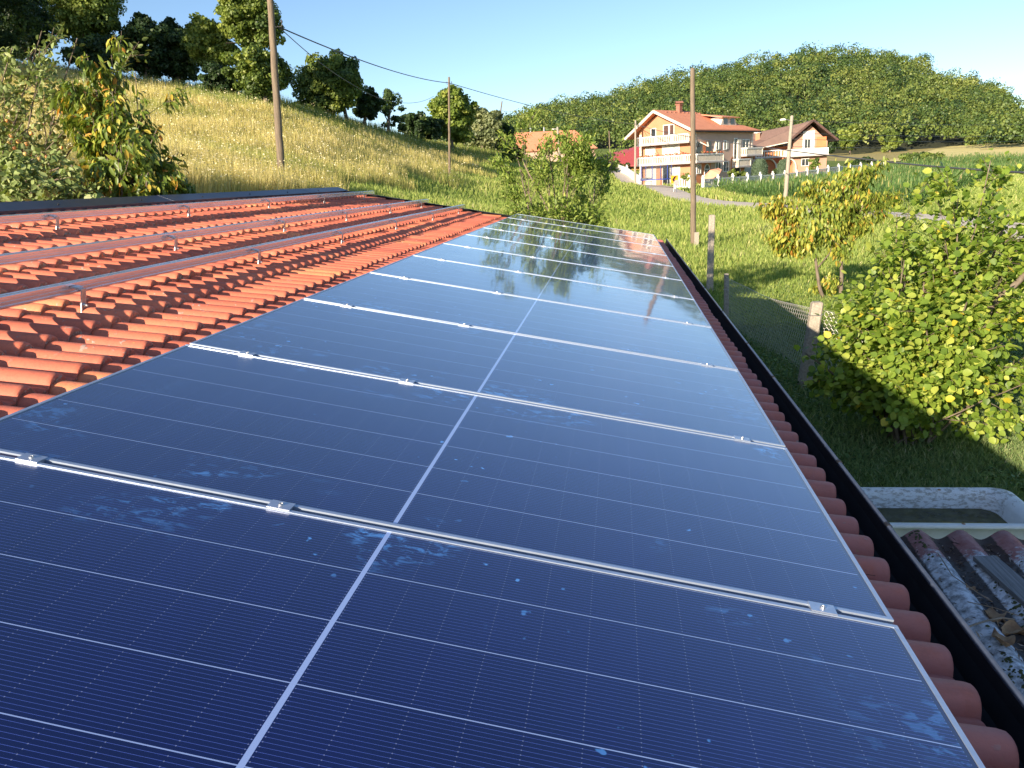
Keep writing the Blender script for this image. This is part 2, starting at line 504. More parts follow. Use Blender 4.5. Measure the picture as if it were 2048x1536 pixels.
# ------------------------------------------------------------------ solar panels
def panel_material():
    m, nt, bs = new_mat('solar_cells')
    tc = nt.nodes.new('ShaderNodeTexCoord')
    sep = nt.nodes.new('ShaderNodeSeparateXYZ')
    nt.links.new(tc.outputs['Object'], sep.inputs[0])
    x, y = X(nt, sep.outputs[0]), X(nt, sep.outputs[1])
    info = nt.nodes.new('ShaderNodeObjectInfo')
    rnd = X(nt, info.outputs['Random'])
    add = nt.nodes.new('ShaderNodeVectorMath'); add.operation = 'ADD'
    cmb = nt.nodes.new('ShaderNodeCombineXYZ')
    nt.links.new((rnd * 37.0).s, cmb.inputs[0]); nt.links.new((rnd * 11.0).s, cmb.inputs[2])
    nt.links.new(tc.outputs['Object'], add.inputs[0]); nt.links.new(cmb.outputs[0], add.inputs[1])
    vec = add.outputs[0]
    xc = (x - 1.139).abs()
    yrow = ((y - 0.0165) / 0.1835)
    inrow = (y - 0.567).abs().lt(0.5505)
    # silvery gap between the cell rows
    rowgap = (((yrow + 0.5).fract() - 0.5).abs() * 0.1835).lt(0.00125) * inrow
    centre = xc.lt(0.0052)
    # half-cell gaps across the rows
    hc = (xc - 0.0085) / 0.0925
    hgap = (((hc + 0.5).fract() - 0.5).abs() * 0.0925).lt(0.0009)
    inside = xc.lt(1.1185) * inrow
    bus = ((yrow * 18.0 + 0.5).fract() - 0.5).abs() * 0.0102
    busm = bus.lt(0.00034) * inside
    dash = hgap * bus.lt(0.0012) * inside
    col_n = noise(nt, vec, 1.4, 3)
    cell = ramp(nt, col_n, [(0.3, (0.0015, 0.003, 0.036)), (0.7, (0.003, 0.0055, 0.058))])
    # faint tone differences from half cell to half cell
    wn_ = nt.nodes.new('ShaderNodeTexWhiteNoise'); wn_.noise_dimensions = '3D'
    cv = nt.nodes.new('ShaderNodeCombineXYZ')
    nt.links.new((x / 0.0925).op('FLOOR').s, cv.inputs[0]); nt.links.new(yrow.op('FLOOR').s, cv.inputs[1]); nt.links.new(rnd.s, cv.inputs[2])
    nt.links.new(cv.outputs[0], wn_.inputs[0])
    cell = mix(nt, X(nt, wn_.outputs[0]) * 0.35, cell, (0.002, 0.004, 0.026))
    # hand and water smudges near the joints
    edge = ((y - 0.567).abs().smooth(0.30, 0.54) * 0.75 + xc.smooth(0.85, 1.12) * 0.35).mn(1.0)
    sm = noise(nt, vec, 3.1, 2, 0.5).smooth(0.52, 0.62) * noise(nt, vec, 19, 5, 0.65, sc3=(1, 1.7, 1), dist=0.6).smooth(0.50, 0.62) * edge
    drop = noise(nt, vec, 26, 2, 0.4).smooth(0.70, 0.74) * noise(nt, vec, 2.2, 1).smooth(0.55, 0.65)
    smf = sm.mx(drop)
    c = mix(nt, smf * 0.85, cell, (0.10, 0.36, 0.85))
    c = mix(nt, busm * 0.9, c, (0.10, 0.16, 0.60))
    c = mix(nt, dash * 0.4, c, (0.42, 0.5, 0.72))
    c = mix(nt, rowgap * 1.0, c, (0.34, 0.46, 0.78))
    c = mix(nt, centre * 1.0, c, (0.36, 0.49, 0.82))
    # narrow dark margin round the cells
    marg = inside.lt(0.5) * centre.lt(0.5)
    c = mix(nt, marg, c, (0.01, 0.012, 0.03))
    nt.links.new(c, bs.inputs['Base Color'])
    bs.inputs['Roughness'].default_value = 0.32
    bs.inputs['Specular IOR Level'].default_value = 0.85
    bs.inputs['Specular Tint'].default_value = (0.14, 0.28, 1.0, 1)
    bs.inputs['Coat Weight'].default_value = 1.0
    bs.inputs['Coat IOR'].default_value = 1.56
    r = (smf * 0.25 + 0.05)
    nt.links.new(r.s, bs.inputs['Coat Roughness'])
    b = nt.nodes.new('ShaderNodeBump'); b.inputs['Strength'].default_value = 1.0; b.inputs['Distance'].default_value = 0.0015
    nt.links.new(noise(nt, vec, 2.4, 1, 0.4, sc3=(2.6, 1, 1)).s, b.inputs['Height'])
    nt.links.new(b.outputs[0], bs.inputs['Coat Normal'])
    return m
M['cells'] = panel_material()

ROT = (0.0, SL, 0.0)
PW, PL, PP = 1.134, 2.278, 1.154
panel = empty('solar_panel', Rf(0, 0.010), ROT)
fr = MB()
w = 0.011
fr.box(0, PL, 0, w, -0.035, 0)
fr.box(0, PL, PW - w, PW, -0.035, 0)
fr.box(0, w, w, PW - w, -0.035, -0.0004)
fr.box(PL - w, PL, w, PW - w, -0.035, -0.0004)
# thin outer groove of the extrusion
fr.build('frame', M['alu'], panel)
gl = MB()
gl.box(w + 0.0003, PL - w - 0.0003, w + 0.0003, PW - w - 0.0003, -0.007, -0.0022)
gl.build('glass', M['cells'], panel)
PLAB = ['nearest blue solar panel, cut off by the bottom of the photo',
        'second solar panel from the camera, with the chalky handprints',
        'third solar panel from the camera, turning from navy to pale sky reflection',
        'fourth solar panel from the camera, reflecting pale blue sky',
        'fifth solar panel from the camera, where the pole reflection ends',
        'sixth solar panel from the camera, reflecting tree tops and the bent pole',
        'seventh solar panel from the camera, half tree reflection half sky',
        'eighth solar panel from the camera, dark with mirrored foliage',
        'fourth solar panel from the far end of the row',
        'third solar panel from the far end of the row',
        'second solar panel from the far end of the row']
PLAB.append('last solar panel at the far end overhanging toward the grass')
panels = [panel]
for k in range(1, 11):
    panels.append(copy_tree(panel))
for k, p in enumerate(panels):
    p.location = Rf(0, k * PP + 0.010)
    tag(p, PLAB[k] if k < 10 else PLAB[11], 'solar panel', 'solar panels laid in one row down the roof')
PLAB8 = {8: 'third solar panel from the far end of the row', 9: 'second solar panel from the far end of the row'}
for k, s in PLAB8.items(): panels[k]['label'] = s

# clamps between the panels
cl0 = empty('panel_clamp', Rf(0.87, PP), ROT)
c = MB()
c.box(-0.028, 0.028, -0.019, 0.019, 0.0006, 0.0034)
c.box(-0.028, 0.028, -0.0085, 0.0085, -0.03, 0.0006)
c.build('clamp_plate', M['alu_bright'], cl0)
c = MB()
c.lathe((0, 0, 0.0034), [(0.006, 0), (0.006, 0.0035), (0.0038, 0.0037), (0.0034, 0.0015)], 12)
c.build('bolt', M['zinc'], cl0)
first = True
side = {0.24: 'upper', 0.87: 'middle', 2.12: 'lower'}
ordn = ['nearest', 'second', 'third', 'fourth', 'fifth', 'sixth', 'seventh', 'eighth', 'ninth', 'farthest']
for k in range(1, 11):
    for v in (0.24, 0.87, 2.12):
        o = cl0 if first else copy_tree(cl0)
        first = False
        o.location = Rf(v, k * PP)
        tag(o, 'silver clamp on the %s joint between panels, %s of the three on it' % (ordn[k - 1], side[v]), 'clamp', 'silver clamps on the panel joints')

# mounting rails
def rail_mesh(L):
    c = MB()
    prof = [(-0.02, -0.055), (0.02, -0.055), (0.022, -0.050), (0.022, -0.044), (0.015, -0.042), (0.015, -0.034), (0.021, -0.031), (0.021, -0.026), (0.017, -0.024), (0.017, -0.014), (0.022, -0.010), (0.022, 0),
            (0.006, 0), (0.006, -0.012), (-0.006, -0.012), (-0.006, 0), (-0.02, 0), (-0.02, -0.008), (-0.017, -0.010), (-0.017, -0.016), (-0.02, -0.018)]
    c.prism([(x, 0, z) for x, z in prof], (0, L, 0))
    return c
for v, lab in ((-1.06, 'lowest bare aluminium rail, nearest to the solar panels'), (-1.715, 'middle bare aluminium rail of the three above the panels'),
               (-2.72, 'top bare aluminium rail, just under the dark ridge cap')):
    r = rail_mesh(13.55 + 1.6).build('mounting_rail', M['alu_rail'])
    r.location = Rf(v, -1.6, -0.035); r.rotation_euler = ROT
    tag(r, lab, 'rail', 'bare mounting rails above the panels')
for v, lab in ((0.24, 'upper'), (0.87, 'middle'), (2.12, 'lower')):
    r = rail_mesh(11 * PP).build('mounting_rail', M['alu_rail'])
    r.location = Rf(v, 0, -0.0355); r.rotation_euler = ROT
    tag(r, '%s of the three aluminium rails hidden under the solar panels' % lab, 'rail', 'rails carrying the panels')

# roof hooks on the bare rails
hk0 = empty('roof_hook', (0, 0, 0), ROT)
c = MB()
# strap rising from under a tile, bending over to the rail
c.box(0.055, 0.061, -0.0175, 0.0175, -0.125, -0.012)
c.box(0.024, 0.061, -0.0175, 0.0175, -0.012, -0.006)
c.box(0.030, 0.115, -0.0175, 0.0175, -0.131, -0.125)
c.build('strap', M['zinc'], hk0)
c = MB()
c.box(0.006, 0.040, -0.024, 0.024, -0.006, 0.0015)
c.box(0.040, 0.046, -0.020, 0.020, -0.02, 0.001)
c.build('rail_bracket', M['alu_bright'], hk0)
c = MB()
c.tube([(0.048, 0, -0.088), (0.082, 0, -0.088)], 0.006, 8)
c.tube([(0.061, 0, -0.088), (0.069, 0, -0.088)], 0.0115, 6)
c.build('bolt', M['zinc'], hk0)
hooks = [(-1.06, [3.10, 5.10, 6.93, 8.87, 10.83, 12.75]), (-1.715, [3.25, 5.10, 7.10, 8.97, 10.90, 12.80]), (-2.72, [3.3, 5.17, 7.10, 9.0, 10.90, 12.80])]
first = True
rn = ['lowest', 'middle', 'top']
on = ['nearest', 'second', 'third', 'fourth', 'fifth', 'farthest']
for i, (v, us) in enumerate(hooks):
    for j, u in enumerate(us):
        o = hk0 if first else copy_tree(hk0)
        first = False
        o.location = Rf(v + 0.02 - 0.006, u, -0.05)
        tag(o, '%s zinc roof hook along the %s bare rail' % (on[j].capitalize(), rn[i]), 'roof hook', 'zinc hooks holding the bare rails')

# dried berry lying on an eave tile
fb = Rf(2.385, 1.665, -0.148)
berry = MB(); berry.lathe(tuple(fb), [(0.001, -0.008), (0.006, -0.0065), (0.0085, 0), (0.006, 0.0065), (0.001, 0.008)], 12)
M['berry'] = pm('berry_skin', (0.02, 0.012, 0.01), None, 30, 0.5)
t = empty('dried_berry', tuple(fb), label='small dark dried berry with a stalk lying on a tile nose by the gutter', cat='berry')
berry.build('berry', M['berry'], t, world=True, smooth=True)
s = MB(); s.tube([fb, fb + np.array([0.02, 0.004, 0.006]), fb + np.array([0.045, 0.0, 0.004])], 0.0008, 5)
s.build('stalk', M['berry'], t, world=True)

# ------------------------------------------------------------------ lean-to with old corrugated sheet
lean = empty('corrugated_lean_to', (1.75, 2.2, 0), label='low lean-to with old lichen covered corrugated roof beside the gutter', cat='lean-to')
def corr_mat():
    m, nt, bs = new_mat('old_corrugated_sheet')
    v = coords(nt)
    sp = nt.nodes.new('ShaderNodeSeparateXYZ'); nt.links.new(v, sp.inputs[0])
    y = X(nt, sp.outputs[1])
    xx = X(nt, sp.outputs[0])
    ph = ((xx + 0.305 + (y * -1.0 + 1.57) * 0.035) / 0.198).op('FRACT')
    trough = (ph - 0.5).abs().smooth(0.30, 0.12)
    g = noise(nt, v, 24, 8, 0.68) 
    c = ramp(nt, g, [(0.34, (0.17, 0.17, 0.165)), (0.46, (0.46, 0.47, 0.49)), (0.58, (0.80, 0.82, 0.86))])
    red = ramp(nt, noise(nt, v, 20, 4), [(0.3, (0.30, 0.10, 0.09)), (0.7, (0.40, 0.16, 0.14))])
    # fresh red paint survives toward the far edge
    rm = (y.smooth(1.15, 1.75) + noise(nt, v, 38, 5, 0.7) - 0.62).smooth(0.0, 0.22)
    c = mix(nt, rm * 0.9, c, red)
    dirt = (trough * 1.0 + noise(nt, v, 30, 5, 0.7) * 0.9 - 0.75).smooth(0.0, 0.3)
    c = mix(nt, dirt * 0.9, c, (0.045, 0.035, 0.028))
    nt.links.new(c, bs.inputs['Base Color'])
    bs.inputs['Roughness'].default_value = 0.95
    bump(nt, bs, g, 0.9, 0.006)
    return m
M['corr'] = corr_mat()
CP = 0.198
def corr_z(x, y):
    return 1.60 + 0.026 * math.cos(2 * math.pi * (x - 1.445 + (3.77 - y) * 0.035) / CP) + 0.012 * (3.77 - y) * -1
vs, fs = [], []
xs = np.arange(0.80, 3.3, CP / 14); ys = np.linspace(3.78, -0.4, 60)
for y in ys:
    for x in xs: vs.append((x, y, corr_z(x, y)))
nx, ny = len(xs), len(ys)
fl = []
for j in range(ny - 1):
    for i in range(nx - 1):
        a = j * nx + i; fl += [a, a + 1, a + nx + 1, a + nx]
nb = len(vs)
for y in ys:
    for x in xs: vs.append((x, y, corr_z(x, y) - 0.007))
for j in range(ny - 1):
    for i in range(nx - 1):
        a = nb + j * nx + i; fl += [a, a + nx, a + nx + 1, a + 1]
for i in range(nx - 1): fl += [i, i + nb, i + nb + 1, i + 1]
for j in range(ny - 1): fl += [j * nx + nx - 1, j * nx + nx - 1 + nb, (j + 1) * nx + nx - 1 + nb, (j + 1) * nx + nx - 1]
sheet = link('corrugated_sheet', fast_mesh('corrugated_sheet', vs, fl, np.full(len(fl) // 4, 4), M['corr'], smooth=True), lean, world=True)
b = MB()
for (x, y) in ((0.95, 3.6), (3.15, 3.6), (0.95, -0.2), (3.15, -0.2)):
    q = MB(); q.box(x - 0.04, x + 0.04, y - 0.04, y + 0.04, 0, 1.5)
    q.build('post', M['pole_wood'], lean, world=True)
for y in (3.5, 1.6, -0.2):
    q = MB(); q.box(0.85, 3.25, y - 0.035, y + 0.035, 1.49, 1.56)
    q.build('purlin', M['pole_wood'], lean, world=True)

# grey plank lying on the sheet
M['grey_wood'] = pm('grey_wood', (0.30, 0.30, 0.31), (0.17, 0.17, 0.175), 4, 0.9, bmp=0.8, sc3=(30, 0.8, 30))
pl = MB()
a_, b_ = np.array([1.625, 3.47, 1.633]), np.array([1.735, 2.2, 1.622])
pl.beam(a_, b_, 0.10, 0.022)
tag(pl.build('wooden_plank', M['grey_wood']), 'weathered grey plank lying along a trough of the corrugated roof', 'plank')
# moss, litter
def blob_patch(n, fx, fy, sz, name, mat, lab, cat, tall=0.6):
    b = MB()
    for _ in range(n):
        x, y = fx(), fy()
        z = corr_z(x, y)
        s = rng.uniform(*sz)
        nn = 6
        vs = []
        for q in range(nn):
            a = 2 * math.pi * q / nn + rng.uniform(-.3, .3); r = s * rng.uniform(0.7, 1.3)
            vs.append((x + r * math.cos(a), y + r * math.sin(a), corr_z(x + r * math.cos(a), y + r * math.sin(a)) - 0.001))
        vs.append((x + rng.normal(0, s * .2), y + rng.normal(0, s * .2), z + s * tall))
        b.add(vs, [(q, (q + 1) % nn, nn) for q in range(nn)])
    return tag(b.build(name, mat), lab, cat, kind='stuff')
M['moss'] = pm('moss', (0.06, 0.07, 0.025), (0.14, 0.15, 0.05), 60, 1.0, bmp=1.0, bdist=0.01)
def cx(): # left flanks of the crests
    k = rng.integers(0, 8)
    return 1.445 + (k - 2) * CP - abs(rng.normal(0.022, 0.017)) + 0.0
_cl = [(rng.integers(0, 8), rng.uniform(2.2, 3.75), rng.uniform(0.04, 0.14)) for _ in range(26)]
_state = {}
def mx_():
    k, y, s = _cl[rng.integers(0, len(_cl))]
    _state['y'] = y + rng.normal(0, s)
    return 1.445 + (k - 2) * CP - (3.77 - _state['y']) * 0.035 - abs(rng.normal(0.018, 0.014))
blob_patch(900, mx_, lambda: min(3.76, _state['y']), (0.004, 0.011), 'moss', M['moss'], 'dark green moss cushions on the crests of the corrugated roof', 'moss')
M['litter'] = leaf_mat('litter', [(0.0, (0.04, 0.028, 0.022)), (0.45, (0.14, 0.095, 0.07)), (0.8, (0.36, 0.26, 0.18)), (1.0, (0.60, 0.54, 0.48))], 0.0, 0.9)
N = 9000
kk = rng.integers(0, 9, N)
ly = rng.uniform(-0.2, 3.7, N)
lx = 1.445 + (kk - 2.5) * CP - (3.77 - ly) * 0.035 + rng.normal(0, 0.030, N)
lz = np.array([corr_z(a, b) for a, b in zip(lx, ly)]) + rng.uniform(0.001, 0.012, N)
# ------------------------------------------------------------------ foliage tools
SHAPES = {
    'rhomb': (np.array([(0, 0, 0), (0.5, 0.32, 0.06), (1, 0, -0.06), (0.5, -0.32, 0.06)], float), [(0, 1, 2), (0, 2, 3)]),
    'card': (np.array([(0, 0.12, 0), (0.35, 0.5, 0.05), (1, 0.15, -0.1), (0.7, -0.45, 0.05), (0.1, -0.35, 0)], float), [(0, 4, 3, 2, 1)]),
    'round': (np.array([(0, 0, 0), (0.12, 0.34, 0.03), (0.5, 0.50, 0.05), (0.85, 0.28, 0.0), (1.05, 0, -0.12), (0.85, -0.28, 0.0), (0.5, -0.50, 0.05), (0.12, -0.34, 0.03), (0.5, 0, -0.04)], float),
              [(0, 8, 2, 1), (8, 4, 3, 2), (0, 7, 6, 8), (8, 6, 5, 4)]),
    'long': (np.array([(0, 0, 0), (0.3, 0.17, 0.03), (0.68, 0.17, -0.03), (1.0, 0, -0.22), (0.68, -0.17, -0.03), (0.3, -0.17, 0.03), (0.5, 0, -0.03)], float),
             [(0, 6, 2, 1), (6, 3, 2), (0, 5, 4, 6), (6, 4, 3)]),
    'blade': (np.array([(0, 0.5, 0), (0, -0.5, 0), (0.6, -0.35, 0.06), (0.6, 0.35, 0.06), (1, 0, 0.22)], float), [(0, 1, 2, 3), (3, 2, 4)]),
    'tri': (np.array([(0, 0.5, 0), (0, -0.5, 0), (1, 0, 0.1)], float), [(0, 1, 2)]),
}
def unit(v): return v / np.maximum(np.linalg.norm(v, axis=1, keepdims=True), 1e-9)
def leaf_mesh(name, C, A, Nn, L, Wd, shape, tint, mat, smooth=False):
    """one mesh of N leaves: base point C, axis A, upper side Nn, length L, width Wd"""
    tv, tf = SHAPES[shape]
    A = unit(A); B = unit(np.cross(Nn, A)); Nn = np.cross(A, B)
    n = len(C); k = len(tv)
    L = np.broadcast_to(L, n)[:, None, None]; Wd = np.broadcast_to(Wd, n)[:, None, None]
    V = C[:, None, :] + L * (tv[None, :, 0:1] * A[:, None, :] + tv[None, :, 2:3] * Nn[:, None, :]) + Wd * tv[None, :, 1:2] * B[:, None, :]
    V = V.reshape(-1, 3)
    flat = np.concatenate([np.array(f) for f in tf])
    sizes = np.array([len(f) for f in tf])
    F = (flat[None, :] + (np.arange(n) * k)[:, None]).ravel()
    S = np.tile(sizes, n)
    return fast_mesh(name, V, F, S, mat, smooth, np.repeat(tint, k))
def rdir(n):
    return unit(rng.normal(size=(n, 3)))

def grow(base, direction, length, radius, depth, bend=0.25, gravity=0.0, split=(3, 5), spread=0.7, shrink=0.62, seg=5, out=None, tips=None, upb=0.0, minr=0.003):
    """branching skeleton; returns tubes and tip segments"""
    if out is None: out, tips = [], []
    p = np.array(base, float); d = np.array(direction, float); d /= np.linalg.norm(d)
    pts, rad = [p.copy()], [radius]
    for i in range(seg):
        d = d + rng.normal(0, bend, 3) * 0.5 + np.array([0, 0, upb - gravity])
        d /= np.linalg.norm(d)
        p = p + d * length / seg
        pts.append(p.copy()); rad.append(max(minr, radius * (1 - 0.55 * (i + 1) / seg)))
    out.append((pts, rad, depth))
    if depth <= 0:
        tips.append(pts)
        return out, tips
    if depth == 1: tips.append(pts[len(pts) // 2:])
    elif length < 12: tips.append(pts[int(len(pts) * 0.6):]); tips.append(pts[-2:])
    for k in range(rng.integers(split[0], split[1] + 1)):
        t = rng.uniform(0.35, 1.0)
        i = min(len(pts) - 1, int(t * seg))
        nd = np.array(pts[min(i + 1, seg)]) - np.array(pts[i - 1 if i > 0 else 0])
        nd = nd / np.linalg.norm(nd) + rng.normal(0, spread, 3) * np.array([1, 1, 0.7])
        grow(pts[i], nd, length * shrink * rng.uniform(0.7, 1.2), rad[i] * 0.6, depth - 1, bend, gravity, split, spread, shrink, max(3, seg - 1), out, tips, upb, minr)
    return out, tips
def limbs(name, out, mat, parent, maxd=9, mind=0, n=6):
    b = MB()
    for pts, rad, d in out:
        if mind <= d <= maxd: b.tube(pts, rad, n if d > 1 else 4, cap=False)
    return b.build(name, mat, parent, world=True, smooth=True)
def tip_leaves(tips, per, spread):
    """points along the twigs with the twig direction"""
    C, D = [], []
    for pts in tips:
        P = np.array(pts)
        t = rng.uniform(0, len(P) - 1.001, per)
        i = t.astype(int); f = (t - i)[:, None]
        C.append(P[i] * (1 - f) + P[i + 1] * f + rng.normal(0, spread, (per, 3)))
        D.append(P[i + 1] - P[i])
    return np.concatenate(C), unit(np.concatenate(D))

def crown_cards(centre, radii, nclump, per, size, tint0=0.5, tintv=0.25, core=0.25, flat_bottom=0.35):
    """leaf clumps spread through an ellipsoid: returns C, A, N, tint, L"""
    centre, radii = np.array(centre, float), np.array(radii, float)
    d = rdir(nclump)
    r = rng.uniform(core, 1.0, nclump) ** 0.45
    lobes = rdir(9)
    lob = 0.70 + 0.42 * np.max(np.clip(d @ lobes.T, 0, 1) ** 5, axis=1)
    cc = d * (r * lob)[:, None]
    cc[:, 2] = np.where(cc[:, 2] < -flat_bottom, -flat_bottom * rng.uniform(0.6, 1.1, nclump), cc[:, 2])
    cc = centre + cc * radii * 0.98
    cr = rng.uniform(0.10, 0.30, nclump) * radii.mean()
    ct = np.clip(rng.normal(tint0, tintv, nclump), 0, 1)
    q = rdir(nclump * per)
    rr = (rng.uniform(0.3, 1.0, nclump * per) ** 0.5)[:, None]
    CR = np.repeat(cr, per)[:, None]
    C = np.repeat(cc, per, 0) + q * rr * CR * np.array([1.1, 1.1, 0.75])
    Nn = unit(q + rng.normal(0, 0.55, q.shape) + np.array([0, 0, 0.35]))
    A = unit(np.cross(Nn, rdir(len(q))))
    T = np.clip(np.repeat(ct, per) + rng.normal(0, 0.10, len(q)), 0, 1)
    L = size * rng.uniform(0.6, 1.25, len(q))
    return C, A, Nn, T, L
# litter, dry leaves and twigs on the lean-to roof
C = np.stack([lx, ly, lz], 1)
A = rdir(N) * np.array([1, 1, 0.35]); Nn = unit(rng.normal(0, 0.5, (N, 3)) + np.array([0, 0, 1]))
tag(link('leaf_litter', leaf_mesh('leaf_litter', C, A, Nn, rng.uniform(0.010, 0.045, N), rng.uniform(0.004, 0.014, N), 'rhomb', rng.random(N) ** 1.3, M['litter'])),
    'dark rotting needles and crumbs filling the troughs of the corrugated roof', 'leaf litter', kind='stuff')
M['dry_leaf'] = pm('dry_leaf', (0.50, 0.31, 0.16), (0.34, 0.19, 0.10), 25, 0.8, bmp=0.5)
def dry_leaf(px, py, s, rot, lab):
    p = at(px, py, 1.0) - CAM
    p = CAM + p * ((1.64 - 3.4) / p[2])
    z = corr_z(p[0], p[1]) + 0.012
    b = MB()
    nu, nv = 9, 5
    vs = []
    for i in range(nu):
        t = i / (nu - 1)
        w = 0.5 * math.sin(math.pi * min(1, t * 0.93 + 0.07)) ** 0.8
        for j in range(nv):
            q = (j / (nv - 1) - 0.5) * 2
            x = (t - 0.5) * s; y = q * w * s * 0.62
            zz = 0.35 * s * abs(q) ** 1.5 * (0.6 + 0.5 * math.sin(5 * t + rot)) + 0.16 * s * math.sin(7 * t + 3 * q + rot)
            c, sn = math.cos(rot), math.sin(rot)
            vs.append((p[0] + c * x - sn * y, p[1] + sn * x + c * y, z + max(0, zz)))
    b.add(vs, [(i * nv + j, i * nv + j + 1, (i + 1) * nv + j + 1, (i + 1) * nv + j) for i in range(nu - 1) for j in range(nv - 1)])
    t = empty('dry_leaf', (p[0], p[1], z), label=lab, cat='leaf', group='dry leaves on the corrugated roof')
    b.build('leaf_blade', M['dry_leaf'], t, world=True, smooth=True)
    s_ = MB(); s_.tube([vs[2], tuple(np.array(vs[2]) - np.array([math.cos(rot), math.sin(rot), -0.1]) * s * 0.35)], 0.0012, 5)
    s_.build('stalk', M['dry_leaf'], t, world=True)
dry_leaf(1990, 1215, 0.13, 1.3, 'tall curled tan dry leaf standing upright on the corrugated roof')
dry_leaf(2005, 1275, 0.11, 1.7, 'tan dry leaf folded double, just below the tall curled one')
dry_leaf(2035, 1240, 0.12, 0.3, 'broad tan dry leaf at the right edge of the photo')
dry_leaf(1942, 1163, 0.045, 2.0, 'small orange brown dry leaf in the second trough')
dry_leaf(2030, 1402, 0.06, 0.6, 'small tan dry leaf low on the corrugated roof near the gutter')
dry_leaf(2022, 1221, 0.05, 2.6, 'little orange scrap of dry leaf between the two large ones')
def on_sheet(px, py, lift):
    p = ray(px, py); p = CAM + p * ((1.635 - 3.4) / p[2])
    return (p[0], p[1], max(corr_z(p[0], p[1]), 1.615) + lift)
for pts, r, lab in (([(1905, 1263), (1950, 1245), (1975, 1238), (2005, 1232), (2030, 1236)], 0.004, 'pale forked twig lying across two crests of the corrugated roof'),
                    ([(1875, 1105), (1905, 1150), (1945, 1175), (1985, 1200)], 0.0022, 'thin dark twig running down the first trough'),
                    ([(1820, 1112), (1838, 1145)], 0.003, 'short straight stick beside the gutter'),
                    ([(1935, 1200), (1990, 1212), (2045, 1230)], 0.002, 'thin bowed twig under the dry leaves')):
    tb = MB(); tb.tube([on_sheet(a, c, 0.012) for a, c in pts], r, 6, cap=True)
    tag(tb.build('twig', M['twig'], smooth=True), lab, 'twig', 'twigs on the corrugated roof')

# ------------------------------------------------------------------ terrain
_cp = [(565, 385, 27), (300, 395, 20), (100, 400, 16), (540, 300, 40), (540, 225, 54), (540, 203, 66), (250, 250, 40), (250, 190, 55), (250, 163, 66),
       (60, 250, 36), (60, 182, 50), (60, 142, 62), (400, 190, 64), (750, 375, 40), (760, 320, 58), (760, 280, 76), (790, 268, 90), (700, 250, 78),
       (898, 360, 62), (900, 325, 82), (900, 305, 95), (985, 330, 88), (1000, 305, 118), (900, 410, 37), (1000, 430, 33), (1110, 444, 50),
       (1240, 460, 42), (1240, 400, 75), (1387, 497, 36), (1420, 585, 22.5), (1284, 371, 111), (1388, 371, 105), (1550, 405, 65), (1500, 372, 98),
       (1720, 348, 122), (1880, 445, 42), (2048, 468, 36), (1985, 385, 62), (2048, 345, 120), (1800, 335, 150), (1700, 318, 190), (1900, 300, 230), (2048, 300, 200),
       (1250, 300, 180), (1100, 320, 150), (1200, 330, 160), (60, 150, 80), (60, 165, 105), (250, 165, 88), (400, 200, 86), (540, 218, 88), (-120, 125, 60), (-120, 138, 82), (1640, 595, 21), (1950, 285, 290)]
_cpw = [at(*c) for c in _cp]
_ex = [(-3, -8, 0), (4, -8, 0), (2, 0, 0), (5, 3, 0), (2, 6, 0), (3.5, 9.7, 0), (2.9, 12.5, 0), (8, 9, 0), (-2, 10, 0), (0, 16, 0.1), (-8.5, 0, 0.3), (-8.5, 8, 0.5), (-8.5, 14, 1.0), (-5, 18, 1.0),
       (30, -20, -1), (50, 20, -0.5), (-40, -20, 8), (-60, 60, 14.5), (-95, 40, 16), (-60, 130, 12), (0, -40, 0), (90, 90, 1), (160, 260, 8), (0, 300, 8), (-100, 250, 10), (60, 400, 12), (200, 60, 0)]
CPW = np.array([tuple(p) for p in _cpw] + _ex, float)
def _U(r2): return 0.5 * r2 * np.log(r2 + 1e-9)
_P = CPW[:, :2] / 100.0
_K = _U(((_P[:, None] - _P[None]) ** 2).sum(-1)) + np.eye(len(_P)) * 0.0006
_Q = np.c_[np.ones(len(_P)), _P]
_A = np.block([[_K, _Q], [_Q.T, np.zeros((3, 3))]])
_w = np.linalg.solve(_A, np.r_[CPW[:, 2], 0, 0, 0])
def _zt_exact(x, y):
    x = np.atleast_1d(np.asarray(x, float)) / 100.0; y = np.atleast_1d(np.asarray(y, float)) / 100.0
    out = np.empty(len(x))
    for s in range(0, len(x), 20000):
        p = np.stack([x[s:s + 20000], y[s:s + 20000]], 1)
        r2 = ((p[:, None] - _P[None]) ** 2).sum(-1)
        out[s:s + 20000] = _U(r2) @ _w[:len(_P)] + _w[-3] + p @ _w[-2:]
    return np.clip(out, -3, 30)
_gx0, _gy0, _gs = -260.0, -80.0, 1.25
_ngx, _ngy = 560, 480
_mx, _my = np.meshgrid(_gx0 + np.arange(_ngx) * _gs, _gy0 + np.arange(_ngy) * _gs)
_ZG = _zt_exact(_mx.ravel(), _my.ravel()).reshape(_ngy, _ngx)
def zt(x, y):
    x = np.atleast_1d(np.asarray(x, float)); y = np.atleast_1d(np.asarray(y, float))
    fx = np.clip((x - _gx0) / _gs, 0, _ngx - 1.001); fy = np.clip((y - _gy0) / _gs, 0, _ngy - 1.001)
    i = fx.astype(int); j = fy.astype(int); fx = fx - i; fy = fy - j
    return (_ZG[j, i] * (1 - fx) + _ZG[j, i + 1] * fx) * (1 - fy) + (_ZG[j + 1, i] * (1 - fx) + _ZG[j + 1, i + 1] * fx) * fy
def z1(x, y): return float(zt([x], [y])[0])
def ground(px, py0=None, depth=None):
    """a point of the terrain straight under the pixel column at that depth"""
    p = at(px, py0 if py0 is not None else 400, depth)
    return np.array([p[0], p[1], z1(p[0], p[1])])
